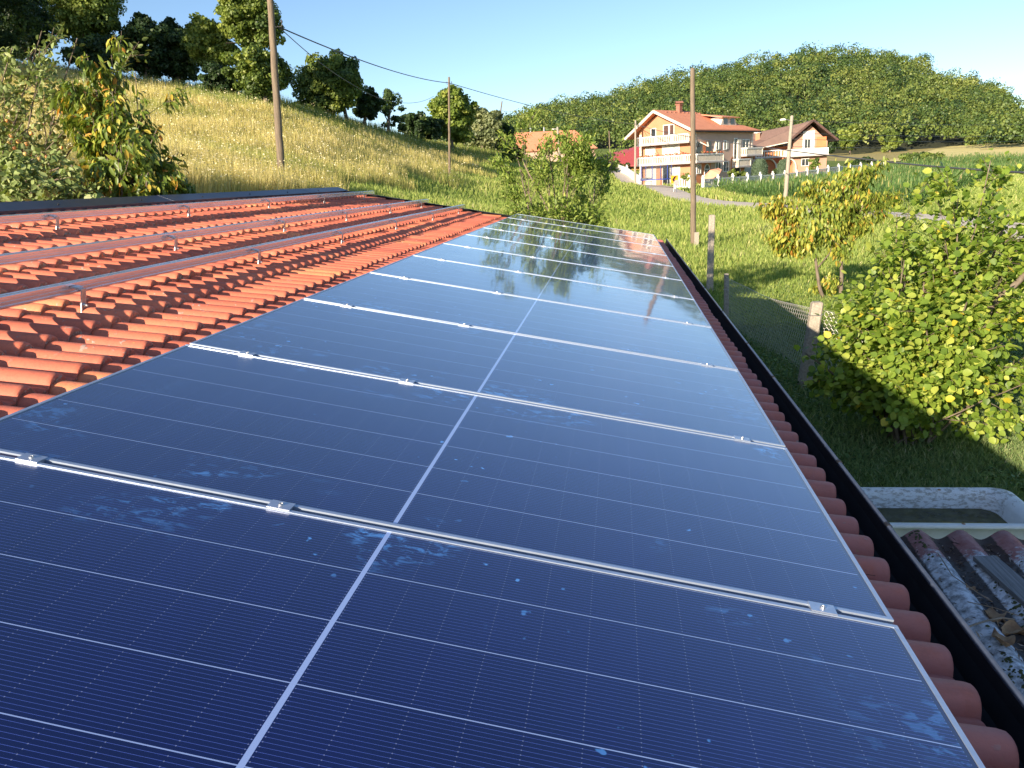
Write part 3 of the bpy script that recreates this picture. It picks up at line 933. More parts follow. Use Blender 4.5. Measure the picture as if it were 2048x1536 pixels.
def ray_ground(PX, PY, dmin=3.0, dmax=320.0, steps=90):
    """march many pixel rays onto the terrain; returns points and a hit mask"""
    D = (W.T @ np.stack([(PX - 1024) / FPX, (PY - 768) / FPX, np.ones(len(PX))])).T
    hit = np.zeros(len(PX), bool); P = np.zeros((len(PX), 3))
    ds = np.geomspace(dmin, dmax, steps)
    prev = np.full(len(PX), dmin)
    for d in ds:
        idx = np.where(~hit)[0]
        if len(idx) == 0: break
        p = CAM + D[idx] * d
        below = p[:, 2] < zt(p[:, 0], p[:, 1])
        j = idx[below]
        if len(j):
            lo, hi = prev[j], np.full(len(j), d)
            for _ in range(6):
                mid = (lo + hi) / 2
                q = CAM + D[j] * mid[:, None]
                bl = q[:, 2] < zt(q[:, 0], q[:, 1])
                hi = np.where(bl, mid, hi); lo = np.where(bl, lo, mid)
            P[j] = CAM + D[j] * hi[:, None]
            hit[j] = True
        prev[idx] = d
    P[:, 2] = np.where(hit, zt(P[:, 0], P[:, 1]), 0)
    return P, hit

# edge between the dry meadow on the slope and the green grass below it
_mb = np.array([at(*c)[:2] for c in ((640, 395, 26), (680, 388, 30), (750, 377, 40), (900, 362, 60), (985, 332, 88), (1030, 310, 118))])
def meadow_edge(y):
    return np.interp(y, _mb[:, 1], _mb[:, 0])
def is_meadow(x, y, wob=True):
    w = 1.2 * np.sin(y * 0.35) + 0.8 * np.sin(y * 0.9 + 2) if wob else 0
    return x < meadow_edge(y) + w
_cornpoly = np.array([at(*c)[:2] for c in ((1424, 371, 94), (1462, 388, 80), (1537, 402, 69), (1700, 415, 58), (1835, 425, 52), (1905, 405, 62), (1985, 372, 95), (2120, 350, 130), (2120, 330, 190), (1840, 326, 170), (1745, 352, 122), (1640, 364, 103), (1560, 372, 91), (1500, 378, 85), (1440, 374, 92))])
def inpoly(x, y, poly):
    r = np.zeros(len(x), bool); n = len(poly); j = n - 1
    for i in range(n):
        xi, yi = poly[i]; xj, yj = poly[j]
        c = ((yi > y) != (yj > y)) & (x < (xj - xi) * (y - yi) / (yj - yi + 1e-12) + xi)
        r ^= c; j = i
    return r
_road = np.array([at(*c)[:2] for c in ((1150, 352, 175), (1210, 359, 145), (1250, 367, 122), (1300, 377, 98), (1378, 388, 76), (1440, 394.5, 68), (1557, 411, 60), (1700, 424, 52), (1880, 441, 43), (2060, 468, 36), (2400, 560, 26))])
def road_dist(x, y):
    d = np.full(len(x), 1e9)
    for i in range(len(_road) - 1):
        a, b = _road[i], _road[i + 1]
        t = np.clip(((x - a[0]) * (b - a)[0] + (y - a[1]) * (b - a)[1]) / ((b - a) @ (b - a)), 0, 1)
        d = np.minimum(d, np.hypot(x - a[0] - t * (b - a)[0], y - a[1] - t * (b - a)[1]))
    return d

def ground_material():
    m, nt, bs = new_mat('field_ground')
    v = coords(nt)
    a = nt.nodes.new('ShaderNodeAttribute'); a.attribute_name = 'tint'
    n1 = noise(nt, v, 0.35, 5); n2 = noise(nt, v, 9, 6, 0.75)
    green = ramp(nt, n1 * 0.5 + n2 * 0.5, [(0.35, (0.08, 0.13, 0.025)), (0.55, (0.16, 0.21, 0.045)), (0.7, (0.26, 0.27, 0.08))])
    gold = ramp(nt, n1 * 0.4 + n2 * 0.6, [(0.35, (0.26, 0.23, 0.08)), (0.6, (0.46, 0.38, 0.16))])
    soil = ramp(nt, n2, [(0.3, (0.10, 0.07, 0.045)), (0.7, (0.24, 0.18, 0.12))])
    t = X(nt, a.outputs['Fac'])
    c = mix(nt, t.smooth(0.15, 0.85), green, gold)
    patch = noise(nt, v, 0.9, 4, 0.6).smooth(0.60, 0.68)
    c = mix(nt, patch * 0.8, c, soil)
    nt.links.new(c, bs.inputs['Base Color'])
    bs.inputs['Roughness'].default_value = 0.95
    bs.inputs['Specular IOR Level'].default_value = 0.15
    bump(nt, bs, n2, 0.8, 0.03)
    return m
M['ground'] = ground_material()
def axis(lo, hi, mid, fine, far):
    a = [mid]
    s = fine
    while a[-1] < hi: a.append(a[-1] + s); s = min(far, s * 1.035)
    b = [mid]; s = fine
    while b[-1] > lo: b.append(b[-1] - s); s = min(far, s * 1.035)
    return np.array(sorted(set(b + a)))
gx = axis(-900, 900, 2, 0.5, 40); gy = axis(-300, 1400, 12, 0.5, 40)
GX, GY = np.meshgrid(gx, gy)
gz_ = zt(GX.ravel(), GY.ravel())
far = np.hypot(GX.ravel(), GY.ravel() - 100)
w_ = np.clip((far - 260) / 200, 0, 1)
gz_ = gz_ * (1 - w_) + 6.0 * w_
V = np.stack([GX.ravel(), GY.ravel(), gz_], 1)
nx, ny = len(gx), len(gy)
I = (np.arange(ny - 1)[:, None] * nx + np.arange(nx - 1)[None]).ravel()
F = np.stack([I, I + 1, I + nx + 1, I + nx], 1)
gold_m = is_meadow(V[:, 0], V[:, 1]) & (V[:, 1] > 0) | ((V[:, 1] > 190) & (V[:, 0] > 40))
tag(link('ground', fast_mesh('ground', V, F.ravel(), np.full(len(F), 4), M['ground'], True, gold_m.astype(float) * rng.uniform(0.8, 1, len(V)))), kind='structure')

# road sheet, draped on the ground
M['road'] = pm('worn_asphalt', (0.62, 0.55, 0.46), (0.52, 0.46, 0.39), 1.2, 0.9, bmp=0.4)
def strip(name, line, half, lift, mat, n=160, zf=None):
    seg = np.r_[0, np.cumsum(np.hypot(*np.diff(line, axis=0).T))]
    s = np.linspace(0, seg[-1], n)
    x, y = np.interp(s, seg, line[:, 0]), np.interp(s, seg, line[:, 1])
    k = np.ones(9) / 9
    xp = np.r_[np.full(4, x[0]), x, np.full(4, x[-1])]; yp = np.r_[np.full(4, y[0]), y, np.full(4, y[-1])]
    x, y = np.convolve(xp, k, 'valid'), np.convolve(yp, k, 'valid')
    tx, ty = np.gradient(x), np.gradient(y); l = np.hypot(tx, ty); tx /= l; ty /= l
    V = []
    for o in np.linspace(-half, half, 7):
        hw = o + (rng.normal(0, 0.08, n) if abs(o) == half else 0)
        X_, Y_ = x - ty * hw, y + tx * hw
        V.append(np.stack([X_, Y_, zt(X_, Y_) + lift + 0.05 * (1 - (o / half) ** 2)], 1))
    V = np.stack(V, 1).reshape(-1, 3)
    I = (np.arange(n - 1)[:, None] * 7 + np.arange(6)[None]).ravel()
    F = np.stack([I, I + 7, I + 8, I + 1], 1)
    return link(name, fast_mesh(name, V, F.ravel(), np.full(len(F), 4), mat, True))
tag(strip('road', _road, 1.9, 0.03, M['road']), kind='structure')
M['gravel'] = pm('gravel_path', (0.52, 0.45, 0.36), (0.42, 0.36, 0.28), 3, 0.95, bmp=0.5)
drv = np.array([at(*c)[:2] for c in ((1335, 381, 93), (1345, 376, 99), (1352, 372, 106))])
tag(strip('driveway', drv, 5.0, 0.05, M['gravel'], 40), kind='structure')
trk = np.array([at(*c)[:2] for c in ((1850, 436, 45), (1880, 410, 50), (1915, 385, 60), (1925, 375, 66))])
for o_ in (-0.75, 0.75):
    t2 = trk.copy(); t2[:, 0] += o_
    tag(strip('path', t2, 0.28, 0.03, M['gravel'], 40), kind='structure')
# mown hay field on the far slope
M['hay'] = pm('hay_field', (0.70, 0.58, 0.24), (0.55, 0.50, 0.18), 0.25, 0.95, bmp=0.3)
hayp = [((1745, 322), (1830, 300), (1920, 283), (1975, 283), (2060, 292), (2160, 300), (2160, 335), (2060, 332), (1950, 328), (1830, 326))]
_hp = []
for (a, b_) in hayp[0]:
    d = float(np.interp(b_, [283, 300, 322, 335], [285, 230, 175, 150]))
    _hp.append(at(a, b_, d)[:2])
_hp = np.array(_hp)
hx, hy = np.meshgrid(np.arange(_hp[:, 0].min(), _hp[:, 0].max(), 3.0), np.arange(_hp[:, 1].min(), _hp[:, 1].max(), 3.0))
hz = zt(hx.ravel(), hy.ravel()) + 0.12
nx = hx.shape[1]; ny = hx.shape[0]
I = (np.arange(ny - 1)[:, None] * nx + np.arange(nx - 1)[None]).ravel()
ins = inpoly(hx.ravel(), hy.ravel(), _hp)
I = I[ins[I] & ins[I + 1] & ins[I + nx] & ins[I + nx + 1]]
F = np.stack([I, I + 1, I + nx + 1, I + nx], 1)
tag(link('hay_field', fast_mesh('hay_field', np.stack([hx.ravel(), hy.ravel(), hz], 1), F.ravel(), np.full(len(F), 4), M['hay'], True)), kind='structure')
# ------------------------------------------------------------------ bathtub used as a water trough
tub = empty('bathtub', (2.52, 6.5, 0), label='old white bathtub full of murky water beyond the lean-to', cat='bathtub')
def tub_mat():
    m, nt, bs = new_mat('old_enamel')
    v = coords(nt)
    sp = nt.nodes.new('ShaderNodeSeparateXYZ'); nt.links.new(v, sp.inputs[0])
    z, y = X(nt, sp.outputs[2]), X(nt, sp.outputs[1])
    c = ramp(nt, noise(nt, v, 5, 5, 0.7), [(0.35, (0.86, 0.88, 0.88)), (0.65, (0.76, 0.78, 0.78))])
    st = noise(nt, v, 16, 6, 0.75, sc3=(1, 1, 2.5))
    worn_or_skyfill = (st + y.smooth(-0.1, 0.30) * 0.16).smooth(0.62, 0.76)
    c = mix(nt, worn_or_skyfill * 0.8, c, (0.33, 0.30, 0.25))
    nt.links.new(c, bs.inputs['Base Color']); bs.inputs['Roughness'].default_value = 0.42
    bump(nt, bs, worn_or_skyfill, 0.4, 0.003)
    return m
M['enamel'] = tub_mat()
def rrect(x0, x1, y0, y1, r, n=7, rl=None):
    pts = []
    for cx_, cy_, a0, rr in ((x1 - r, y1 - r, 0, r), (x0 + r, y1 - r, 90, r), (x0 + r, y0 + r, 180, r), (x1 - r, y0 + r, 270, r)):
        for k in range(n):
            a = math.radians(a0 + 90 * k / (n - 1))
            pts.append((cx_ + rr * math.cos(a), cy_ + rr * math.sin(a)))
    return pts
tx0, tx1, ty0, ty1 = 1.62, 3.36, 6.13, 6.93
rings = [(0.10, 0.02, 0.16), (0.08, 0.10, 0.16), (0.04, 0.40, 0.14), (0.035, 0.515, 0.14), (0.0, 0.525, 0.13), (-0.006, 0.54, 0.13), (0.0, 0.555, 0.13), (0.015, 0.562, 0.13), (0.05, 0.560, 0.12), (0.075, 0.545, 0.12), (0.10, 0.50, 0.13), (0.13, 0.30, 0.15), (0.20, 0.12, 0.15), (0.26, 0.10, 0.1)]
vs, fs = [], []
for ins_, z, r in rings:
    for (x, y) in rrect(tx0 + ins_, tx1 - ins_ * 1.3, ty0 + ins_ * 0.9, ty1 - ins_ * 0.9, r): vs.append((x, y, z))
m_ = 28
for i in range(len(rings) - 1):
    for k in range(m_):
        fs.append((i * m_ + k, i * m_ + (k + 1) % m_, (i + 1) * m_ + (k + 1) % m_, (i + 1) * m_ + k))
fs.append(tuple((len(rings) - 1) * m_ + k for k in range(m_)))
b = MB(); b.add(vs, fs)
b.build('shell', M['enamel'], tub, world=True, smooth=True)
m, nt, bs = new_mat('murky_water')
nt.links.new(ramp(nt, noise(nt, coords(nt), 7, 5, 0.7), [(0.35, (0.040, 0.038, 0.014)), (0.62, (0.10, 0.095, 0.03)), (0.72, (0.24, 0.22, 0.07))]), bs.inputs['Base Color'])
bs.inputs['Roughness'].default_value = 0.04
bs.inputs['IOR'].default_value = 1.33
bump(nt, bs, noise(nt, coords(nt), 10, 3, 0.5), 0.15, 0.01)
M['murky'] = m
b = MB(); b.poly([(x, y, 0.40) for x, y in rrect(tx0 + 0.114, tx1 - 0.148, ty0 + 0.103, ty1 - 0.103, 0.13)])
b.build('water', M['murky'], tub, world=True)
for i, (fx, fy) in enumerate(((2.70, 6.155), (2.78, 6.86))):
    b = MB(); b.lathe((fx, fy, 0.558), [(0.002, 0), (0.014, 0.002), (0.016, 0.004), (0.010, 0.008), (0.001, 0.009)], 7)
    tag(b.build('dead_leaf', M['dry_leaf']), ['small dark leaf crumb on the near rim of the bathtub', 'small leaf crumb on the far rim of the bathtub'][i], 'leaf')

# ------------------------------------------------------------------ garden fence: concrete posts and hexagonal wire
def conc_post(px0, py0, d0, px1, py1, d1, w, lab, zb=None):
    a, b_ = at(px0, py0, d0), at(px1, py1, d1)
    a[2] = z1(a[0], a[1]) - 0.1
    m = MB()
    n = 9
    pts = [a + (b_ - a) * t for t in np.linspace(0, 1, n)]
    vs, fs = [], []
    for i, p in enumerate(pts):
        ww = w * (1.08 - 0.12 * i / (n - 1)) / 2
        c = 0.25 * ww
        for (x, y) in ((-ww + c, -ww), (ww - c, -ww), (ww, -ww + c), (ww, ww - c), (ww - c, ww), (-ww + c, ww), (-ww, ww - c), (-ww, -ww + c)):
            vs.append((p[0] + x + rng.normal(0, 0.0025), p[1] + y + rng.normal(0, 0.0025), p[2]))
    for i in range(n - 1):
        for k in range(8): fs.append((i * 8 + k, i * 8 + (k + 1) % 8, (i + 1) * 8 + (k + 1) % 8, (i + 1) * 8 + k))
    q = len(vs)
    p = pts[-1]
    for (x, y) in ((-.3, -.35), (.35, -.3), (.3, .3), (-.3, .35)): vs.append((p[0] + x * w, p[1] + y * w, p[2] + 0.02))
    fs += [(q, q + 1, q + 2, q + 3)] + [((n - 1) * 8 + i, (n - 1) * 8 + (i + 1) % 8, q + ((i + 1) // 2) % 4, q + (i // 2) % 4) for i in range(8)]
    m.add(vs, fs)
    t = empty('fence_post', tuple(a), label=lab, cat='fence post', group='concrete fence posts')
    m.build('shaft', M['concrete'], t, world=True)
    c = MB(); pp = pts[-2] if py0 - py1 > 165 else pts[-3]
    c.tube([(pp[0] + w * .62 * math.cos(k), pp[1] + w * .62 * math.sin(k), pp[2]) for k in np.linspace(0, 6.28, 13)], 0.004, 5)
    c.build('wire_tie', M['zinc'], t, world=True)
    return a, b_
pA = conc_post(1419, 588, 22.0, 1424, 431, 22.0, 0.17, 'tall straight concrete post, lit on its upper part, left of the wire fence')
pC = conc_post(1452, 660, 17.0, 1453, 549, 17.0, 0.10, 'thin short grey fence post between the tall one and the leaning one')
pB = conc_post(1606, 772, 12.3, 1634, 606, 12.3, 0.175, 'leaning concrete post at the edge of the hazel bush')
M['wire'] = pm('galvanised_wire', (0.72, 0.70, 0.66), (0.55, 0.53, 0.50), 40, 0.5, 0.4)
def hexnet(path, h, name, lab, cell=0.085):
    m = MB()
    seg = np.r_[0, np.cumsum([np.linalg.norm(np.array(path[i + 1][:2]) - np.array(path[i][:2])) for i in range(len(path) - 1)])]
    def P(s, z):
        x = np.interp(s, seg, [p[0] for p in path]); y = np.interp(s, seg, [p[1] for p in path])
        zb = z1(x, y); top = np.interp(s, seg, [p[2] for p in path])
        wob = 0.02 * math.sin(s * 2.3 + z * 4)
        return (x + wob, y + wob, zb + (top - zb) * z / h - 0.10 * math.sin(math.pi * min(1, (s % 5) / 5)) * z / h)
    hh = cell * 0.75
    i = 0
    rows = int(h / hh)
    n = int(seg[-1] / cell)
    V, E = [], []
    for r in range(rows):
        o = 0.5 * cell * (r % 2)
        for k in range(n):
            s = k * cell + o
            z = r * hh
            # Y shaped unit: vertical twist and two slanted wires
            m.tube([P(s, z), P(s, z + hh * 0.45)], 0.0034, 3, cap=False)
            m.tube([P(s, z + hh * 0.45), P(s + cell / 2, z + hh)], 0.0028, 3, cap=False)
            m.tube([P(s, z + hh * 0.45), P(max(0, s - cell / 2), z + hh)], 0.0028, 3, cap=False)
    m.tube([P(s, h) for s in np.linspace(0, seg[-1], 40)], 0.0035, 4)
    o = m.build(name, M['wire'])
    tag(o, lab, 'wire fence')
_t1 = at(1640, 640, 11.9); 
hexnet([(pC[1][0], pC[1][1], pC[1][2] - 0.05), (pB[1][0], pB[1][1] + 0.12, pB[1][2] - 0.10), (4.4, 11.3, 1.0)], 1.15, 'wire_netting', 'hexagonal chicken wire netting between the concrete posts')

# ------------------------------------------------------------------ poles, cables
def pole(px0, py0, d0, px1, py1, r0, r1, mat, name, lab, cat, d1=None, group=None, tilt=None, sides=14):
    a = at(px0, py0, d0); b_ = at(px1, py1, d1 or d0 * 1.0)
    zg = z1(a[0], a[1])
    a2 = a + (b_ - a) * ((zg - 0.4 - a[2]) / (b_[2] - a[2]))
    t = empty(name, (a2[0], a2[1], zg), label=lab, cat=cat, group=group)
    m = MB()
    n = 16
    pts, rad = [], []
    for i in range(n + 1):
        q = i / n
        p = a2 + (b_ - a2) * q + (rng.normal(0, 0.006, 3) * [1, 1, 0] if 0 < i < n else 0)
        pts.append(p); rad.append((r0 + (r1 - r0) * q) * rng.uniform(0.985, 1.015))
    pts.append(pts[-1] + np.array([0, 0, 0.05])); rad.append(r1 * 0.45)
    m.tube(pts, rad, sides)
    m.build('shaft', mat, t, world=True, smooth=True)
    return t, b_, a2
def fwd_depth(p): return float(W[2] @ (p - CAM))
def vdepth(px, py, d, pxt, pyt):
    """depth at which the top sits for a pole standing plumb over its foot"""
    a = at(px, py, d); r = ray(pxt, pyt)
    s = ((a - CAM)[:2] @ r[:2]) / (r[:2] @ r[:2])
    return s
p1, top1, _ = pole(565, 380, 27.5, 538, -40, 0.135, 0.105, M['pole_wood'], 'wooden_pole', 'tall weathered wooden pole rising out of the top of the photo, right behind the ridge', 'utility pole', vdepth(565, 380, 27.5, 538, -40))
p2, top2, _ = pole(899, 362, 61, 898, 155, 0.095, 0.075, M['pole_wood'], 'wooden_pole', 'wooden pole in front of the ivy covered tree at the end of the meadow', 'utility pole', vdepth(899, 362, 61, 898, 155))
p3, top3, _ = pole(989, 308, 118, 1004, 203, 0.12, 0.09, M['pole_wood'], 'wooden_pole', 'distant leaning wooden pole beside the silvery willow', 'utility pole', vdepth(989, 308, 118, 1004, 203))
p4, top4, _ = pole(1387, 498, 35.5, 1385, 138, 0.135, 0.095, M['pole_wood'], 'wooden_pole', 'free standing wooden pole in the green field in front of the orange house', 'utility pole', vdepth(1387, 498, 35.5, 1385, 138))
b = MB(); q = at(1391, 492, 35.3); b.obox((q[0] + .02, q[1] - .16, z1(q[0], q[1]) + 0.25), (0.10, 0, 0), (0, 0.06, 0), (0.01, 0.01, 0.5)); b.build('concrete_footing', M['concrete'], p4, world=True)
p5, top5, _ = pole(1270, 371, 109, 1271, 241, 0.17, 0.11, M['concrete'], 'concrete_pole', 'slim pale concrete pole left of the orange house', 'utility pole', vdepth(1270, 371, 109, 1271, 241))
p6, top6, _ = pole(1222, 352, 150, 1218, 262, 0.14, 0.10, M['pole_wood'], 'wooden_pole', 'small dark footed wooden pole in front of the red roof', 'utility pole', vdepth(1222, 352, 150, 1218, 262))
p7, top7, _ = pole(1572, 381, 66, 1584, 232, 0.19, 0.13, M['concrete'], 'street_lamp', 'leaning concrete pole with a street lamp on an arm, behind the yellowing cherry', 'street lamp', vdepth(1572, 381, 66, 1584, 232), sides=8)
b = MB(); a = at(1582, 243, fwd_depth(top7)); e = at(1571, 239, fwd_depth(top7) + .1)
b.tube([a, (a + e) / 2 + np.array([0, 0, .05]), e], 0.03, 6); b.build('arm', M['zinc'], p7, world=True)
e2 = at(1560, 240, fwd_depth(top7) + .2)
b = MB(); b.beam(e, e2, 0.20, 0.10); b.beam(e + (e2 - e) * .15 + np.array([0, 0, .05]), e2 - (e2 - e) * .1 + np.array([0, 0, .04]), 0.14, 0.08)
b.build('lamp_head', M['white_paint'], p7, world=True)
p8, top8, _ = pole(1117, 282, 118, 1115, 254, 0.20, 0.15, M['concrete'], 'concrete_pole', 'pale concrete pole standing in front of the orange tiled roof', 'utility pole', vdepth(1117, 282, 118, 1115, 254))
b = MB(); q = at(1115, 258, fwd_depth(top8)); q2 = at(1104, 258, fwd_depth(top8)); b.tube([q, q2], 0.04, 5); b.beam(q2, at(1108, 258.5, fwd_depth(top8)), .25, .12); b.build('lamp_head', M['white_paint'], p8, world=True)
# stay leaning on the small tree
p9, top9, _ = pole(1120, 470, 14.9, 1046, 322, 0.020, 0.016, M['pole_wood'], 'wooden_prop', 'pale thin wooden pole leaning diagonally through the small willow', 'pole', 15.2)

# insulator bits
for (t, tp, s) in ((p2, top2, 0.5), (p5, top5, 0.6), (p1, at(556, 54, 27.9), 0.0)):
    b = MB()
    for k in (-1, 1):
        b.tube([tp + np.array([0.05 * k, 0, -s]), tp + np.array([0.18 * k, -0.05, -s + .02]), tp + np.array([0.18 * k, -0.05, -s + .12])], 0.014, 5)
        b.lathe(tuple(tp + np.array([0.18 * k, -0.05, -s + .12])), [(0.03, 0), (0.04, 0.03), (0.03, 0.07), (0.01, 0.09)], 8)
    b.build('insulator', M['cable'], t, world=True)
def cable(pts, sag, r, lab, n=24, twist=False):
    m = MB()
    P_ = []
    for i in range(len(pts) - 1):
        a, b_ = np.array(pts[i]), np.array(pts[i + 1])
        L = np.linalg.norm(b_ - a)
        for t in np.linspace(0, 1, n, endpoint=(i == len(pts) - 2)):
            P_.append(a + (b_ - a) * t - np.array([0, 0, 4 * sag[i] * t * (1 - t)]))
    m.tube(P_, r, 6)
    return tag(m.build('overhead_cable', M['cable'], smooth=True), lab, 'cable')
c0 = at(556, 53, 27.9); c1 = at(899, 166, fwd_depth(top2) - .3); c2 = at(1270, 248, fwd_depth(top5) - .3)
cable([c0, c1, c2], [0.35, 0.5], 0.026, 'thick overhead cable from the tall left pole past the meadow pole to the concrete pole')
c3 = at(1500, 290, 62); c4 = at(1745, 320, 36); c5 = at(2060, 346, 22); c6 = at(2400, 372, 14)
cable([c2, c3, c4, c5, c6], [0.3, 0.05, 0.05, 0.0], 0.034, 'black cable crossing in front of the houses and out at the right edge')
d0 = at(560, 56, 28); d1 = at(700, 166, 45); d2 = at(800, 205, 60); d3 = at(868, 192, 75)
cable([d0, d1, d2, d3], [0.15, 0.25, 0.25], 0.016, 'thin slack cable dropping from the tall left pole into the trees')
# electricity wires in front of the wooded hill
for i, (ya, yb) in enumerate(((225, 241), (250, 262), (262, 272), (277, 281))):
    a = at(1583, ya + 16, fwd_depth(top7)); e = at(2250, yb - 8, 190)
    cable([a, e], [1.0], 0.02, ['highest', 'second highest', 'third highest', 'lowest'][i] + ' of the four thin wires in front of the wooded hill', n=18)

# ------------------------------------------------------------------ the orange house
M['wall_orange'] = pm('wall_orange', (0.54, 0.255, 0.145), (0.48, 0.22, 0.12), 0.8, 0.9)
M['wall_beige'] = pm('wall_beige', (0.58, 0.40, 0.31), (0.52, 0.35, 0.27), 0.7, 0.9)
M['wall_deep'] = pm('wall_deep_orange', (0.62, 0.24, 0.10), (0.55, 0.20, 0.09), 0.8, 0.9)
M['cream'] = pm('cream_trim', (0.68, 0.62, 0.52), (0.60, 0.54, 0.45), 1.5, 0.8)
M['shutter'] = pm('shutter', (0.62, 0.62, 0.58), (0.54, 0.54, 0.50), 2.0, 0.6, bmp=0.3, sc3=(0.1, 0.1, 12))
M['shutter_dark'] = pm('shutter_brown', (0.10, 0.045, 0.035), (0.06, 0.03, 0.025), 3, 0.6)
def roof_mat(name, c1, c2, scale=3.0):
    m, nt, bs = new_mat(name)
    v = coords(nt)
    sp = nt.nodes.new('ShaderNodeSeparateXYZ'); nt.links.new(v, sp.inputs[0])
    x, y, z = (X(nt, s) for s in sp.outputs)
    c = ramp(nt, noise(nt, v, 1.1, 5, 0.7), [(0.35, c1), (0.65, c2)])
    c = mix(nt, noise(nt, v, 12, 4, 0.7).smooth(0.45, 0.7) * 0.5, c, tuple(k * 0.7 for k in c1))
    rows = ((z * 5.6).fract()).lt(0.18) * 0.35
    c = mix(nt, rows, c, tuple(k * 0.5 for k in c1))
    nt.links.new(c, bs.inputs['Base Color']); bs.inputs['Roughness'].default_value = 0.8
    bump(nt, bs, ((x * 4).fract() - 0.5).abs() + (z * 5.6).fract(), 0.3, 0.04)
    return m
M['roof_orange'] = roof_mat('roof_orange', (0.74, 0.30, 0.165), (0.64, 0.25, 0.135))
M['roof_brown'] = roof_mat('roof_brown', (0.19, 0.12, 0.10), (0.15, 0.095, 0.08))
M['flower'] = pm('flower_red', (0.55, 0.08, 0.07), (0.12, 0.16, 0.04), 3, 0.8)
HA = math.radians(52.6)
H1 = (10.279, 110.565, 1.30)
house = empty('orange_house', H1, (0, 0, HA), label='three storey orange and beige house with white balconies and an orange tiled roof', cat='house')
E2, ER, WL, SLN = 7.35, 10.05, 8.75, 15.5      # eave height, ridge height, gable width, length
RY = 5.6
b = MB()
# main body with gable
b.prism([(0, 0, -0.5), (0, 0, E2 - .05), (0, RY, ER - .25), (0, WL, E2 + .65), (0, WL, -0.5)], (SLN - 0.02, 0, 0))
body = b.build('wall', M['wall_beige'], house)
b = MB()   # front facade skin in orange
b.prism([(-0.06, 0.02, -0.4), (-0.06, 0.02, E2 - .05), (-0.06, RY, ER - .30), (-0.06, WL, E2 + .60), (-0.06, WL, -0.4)], (0.055, 0, 0))
wf = b.build('facade', M['wall_orange'], house); wf['label'] = 'orange gable facade'
b = MB(); b.box(0.0, 4.1, -0.05, -0.002, -0.3, 3.15); b.build('facade', M['wall_deep'], house)['label'] = 'deep orange ground floor bay by the arched door'
b = MB(); b.box(9.6, 15.48, -0.04, -0.002, -0.3, 3.6); b.build('facade', M['wall_deep'], house)
# quoins
for (x0, x1, y0, y1) in ((-0.10, 0.35, -0.07, 0.30), (-0.10, 0.0, WL - .35, WL + .04), (15.2, 15.56, -0.07, 0.05)):
    for k in range(14):
        bb = MB(); e = 0.10 * (k % 2)
    b = MB()
    for k in range(17):
        e = 0.12 * (k % 2)
        b.box(x0, x1 + e, y0, y1 + (e if y1 < 1 else 0), k * 0.43, k * 0.43 + 0.38)
    b.build('quoin_strip', M['cream'], house)
# roof: two slopes, hip at the far end, box eaves
OV = 0.75; T = 0.22
xe = SLN + 1.3; xr = 8.4
def roofz(y): return ER - (ER - E2) / RY * (RY - y) if y < RY else ER - (ER - 6.75) / (10.35 - RY) * (y - RY)
b = MB()
for (pts) in ([(-OV - .55, -0.55, roofz(-0.55)), (xe, -0.55, roofz(-0.55)), (xr, RY, ER), (-OV - .55, RY, ER)],
              [(-OV - .55, RY, ER), (xr, RY, ER), (xe, 10.35, 6.75), (-OV - .55, 10.35, 6.75)],
              [(xe, -0.55, roofz(-0.55)), (xe, 10.35, 6.75), (xr, RY, ER)]):
    b.prism(pts, (0, 0, T))
rf = b.build('roof', M['roof_orange'], house)
b = MB()  # barge boards and soffit
b.beam((-OV - .58, -0.6, roofz(-.55) + .02), (-OV - .58, RY, ER + .02), 0.10, 0.34)
b.beam((-OV - .58, RY, ER + .02), (-OV - .58, 10.4, 6.77), 0.10, 0.34)
b.build('barge_board', M['cream'], rf)
b = MB(); b.beam((-OV - .5, -0.62, roofz(-.55) - .02), (xe + .05, -0.62, roofz(-.55) - .02), 0.16, 0.18)
b.build('eaves_gutter', M['black_metal'], rf)
for xx, yy, zz in ((0.0, 4.4, ER - 1.0),):
    pass
b = MB(); b.box(4.15, 4.85, 5.0, 5.6, 9.3, 11.0); b.box(4.05, 4.95, 4.9, 5.7, 11.0, 11.12); b.beam((4.1, 4.95, 11.25), (4.5, 5.3, 11.5), 1.0, 0.06); b.beam((4.5, 5.3, 11.5), (4.9, 5.65, 11.25), 1.0, 0.06)
M['brick'] = pm('chimney_brick', (0.36, 0.16, 0.11), (0.26, 0.11, 0.08), 6, 0.9)
b.build('chimney', M['brick'], rf)
# dormer
b = MB()
dz0 = roofz(1.0) + .15; dz1 = dz0 + 1.05
b.prism([(8.2, 0.95, dz0), (12.6, 0.95, dz0), (12.2, 0.95, dz1), (8.9, 0.95, dz1)], (0, 2.6, 0))
dm = b.build('dormer', M['cream'], rf)
b = MB(); b.prism([(8.0, 0.6, dz1 - .02), (12.9, 0.6, dz1 - .02), (12.9, 3.9, dz1 + .55), (8.0, 3.9, dz1 + .55)], (0, 0, 0.12)); b.build('dormer_roof', M['roof_orange'], dm)
for x0 in (9.0, 10.9):
    b = MB(); b.box(x0, x0 + 1.0, 0.90, 0.945, dz0 + .2, dz1 - .12); b.build('window', M['dark_glass'], dm)
for k in range(9):
    b = MB(); xx = 0.6 + k * 1.05; yy = RY - 0.75; zz = roofz(yy) + T
    b.box(xx, xx + .16, yy - .12, yy + .12, zz, zz + .12)
    b.build('vent_tile', M['brick'], rf)

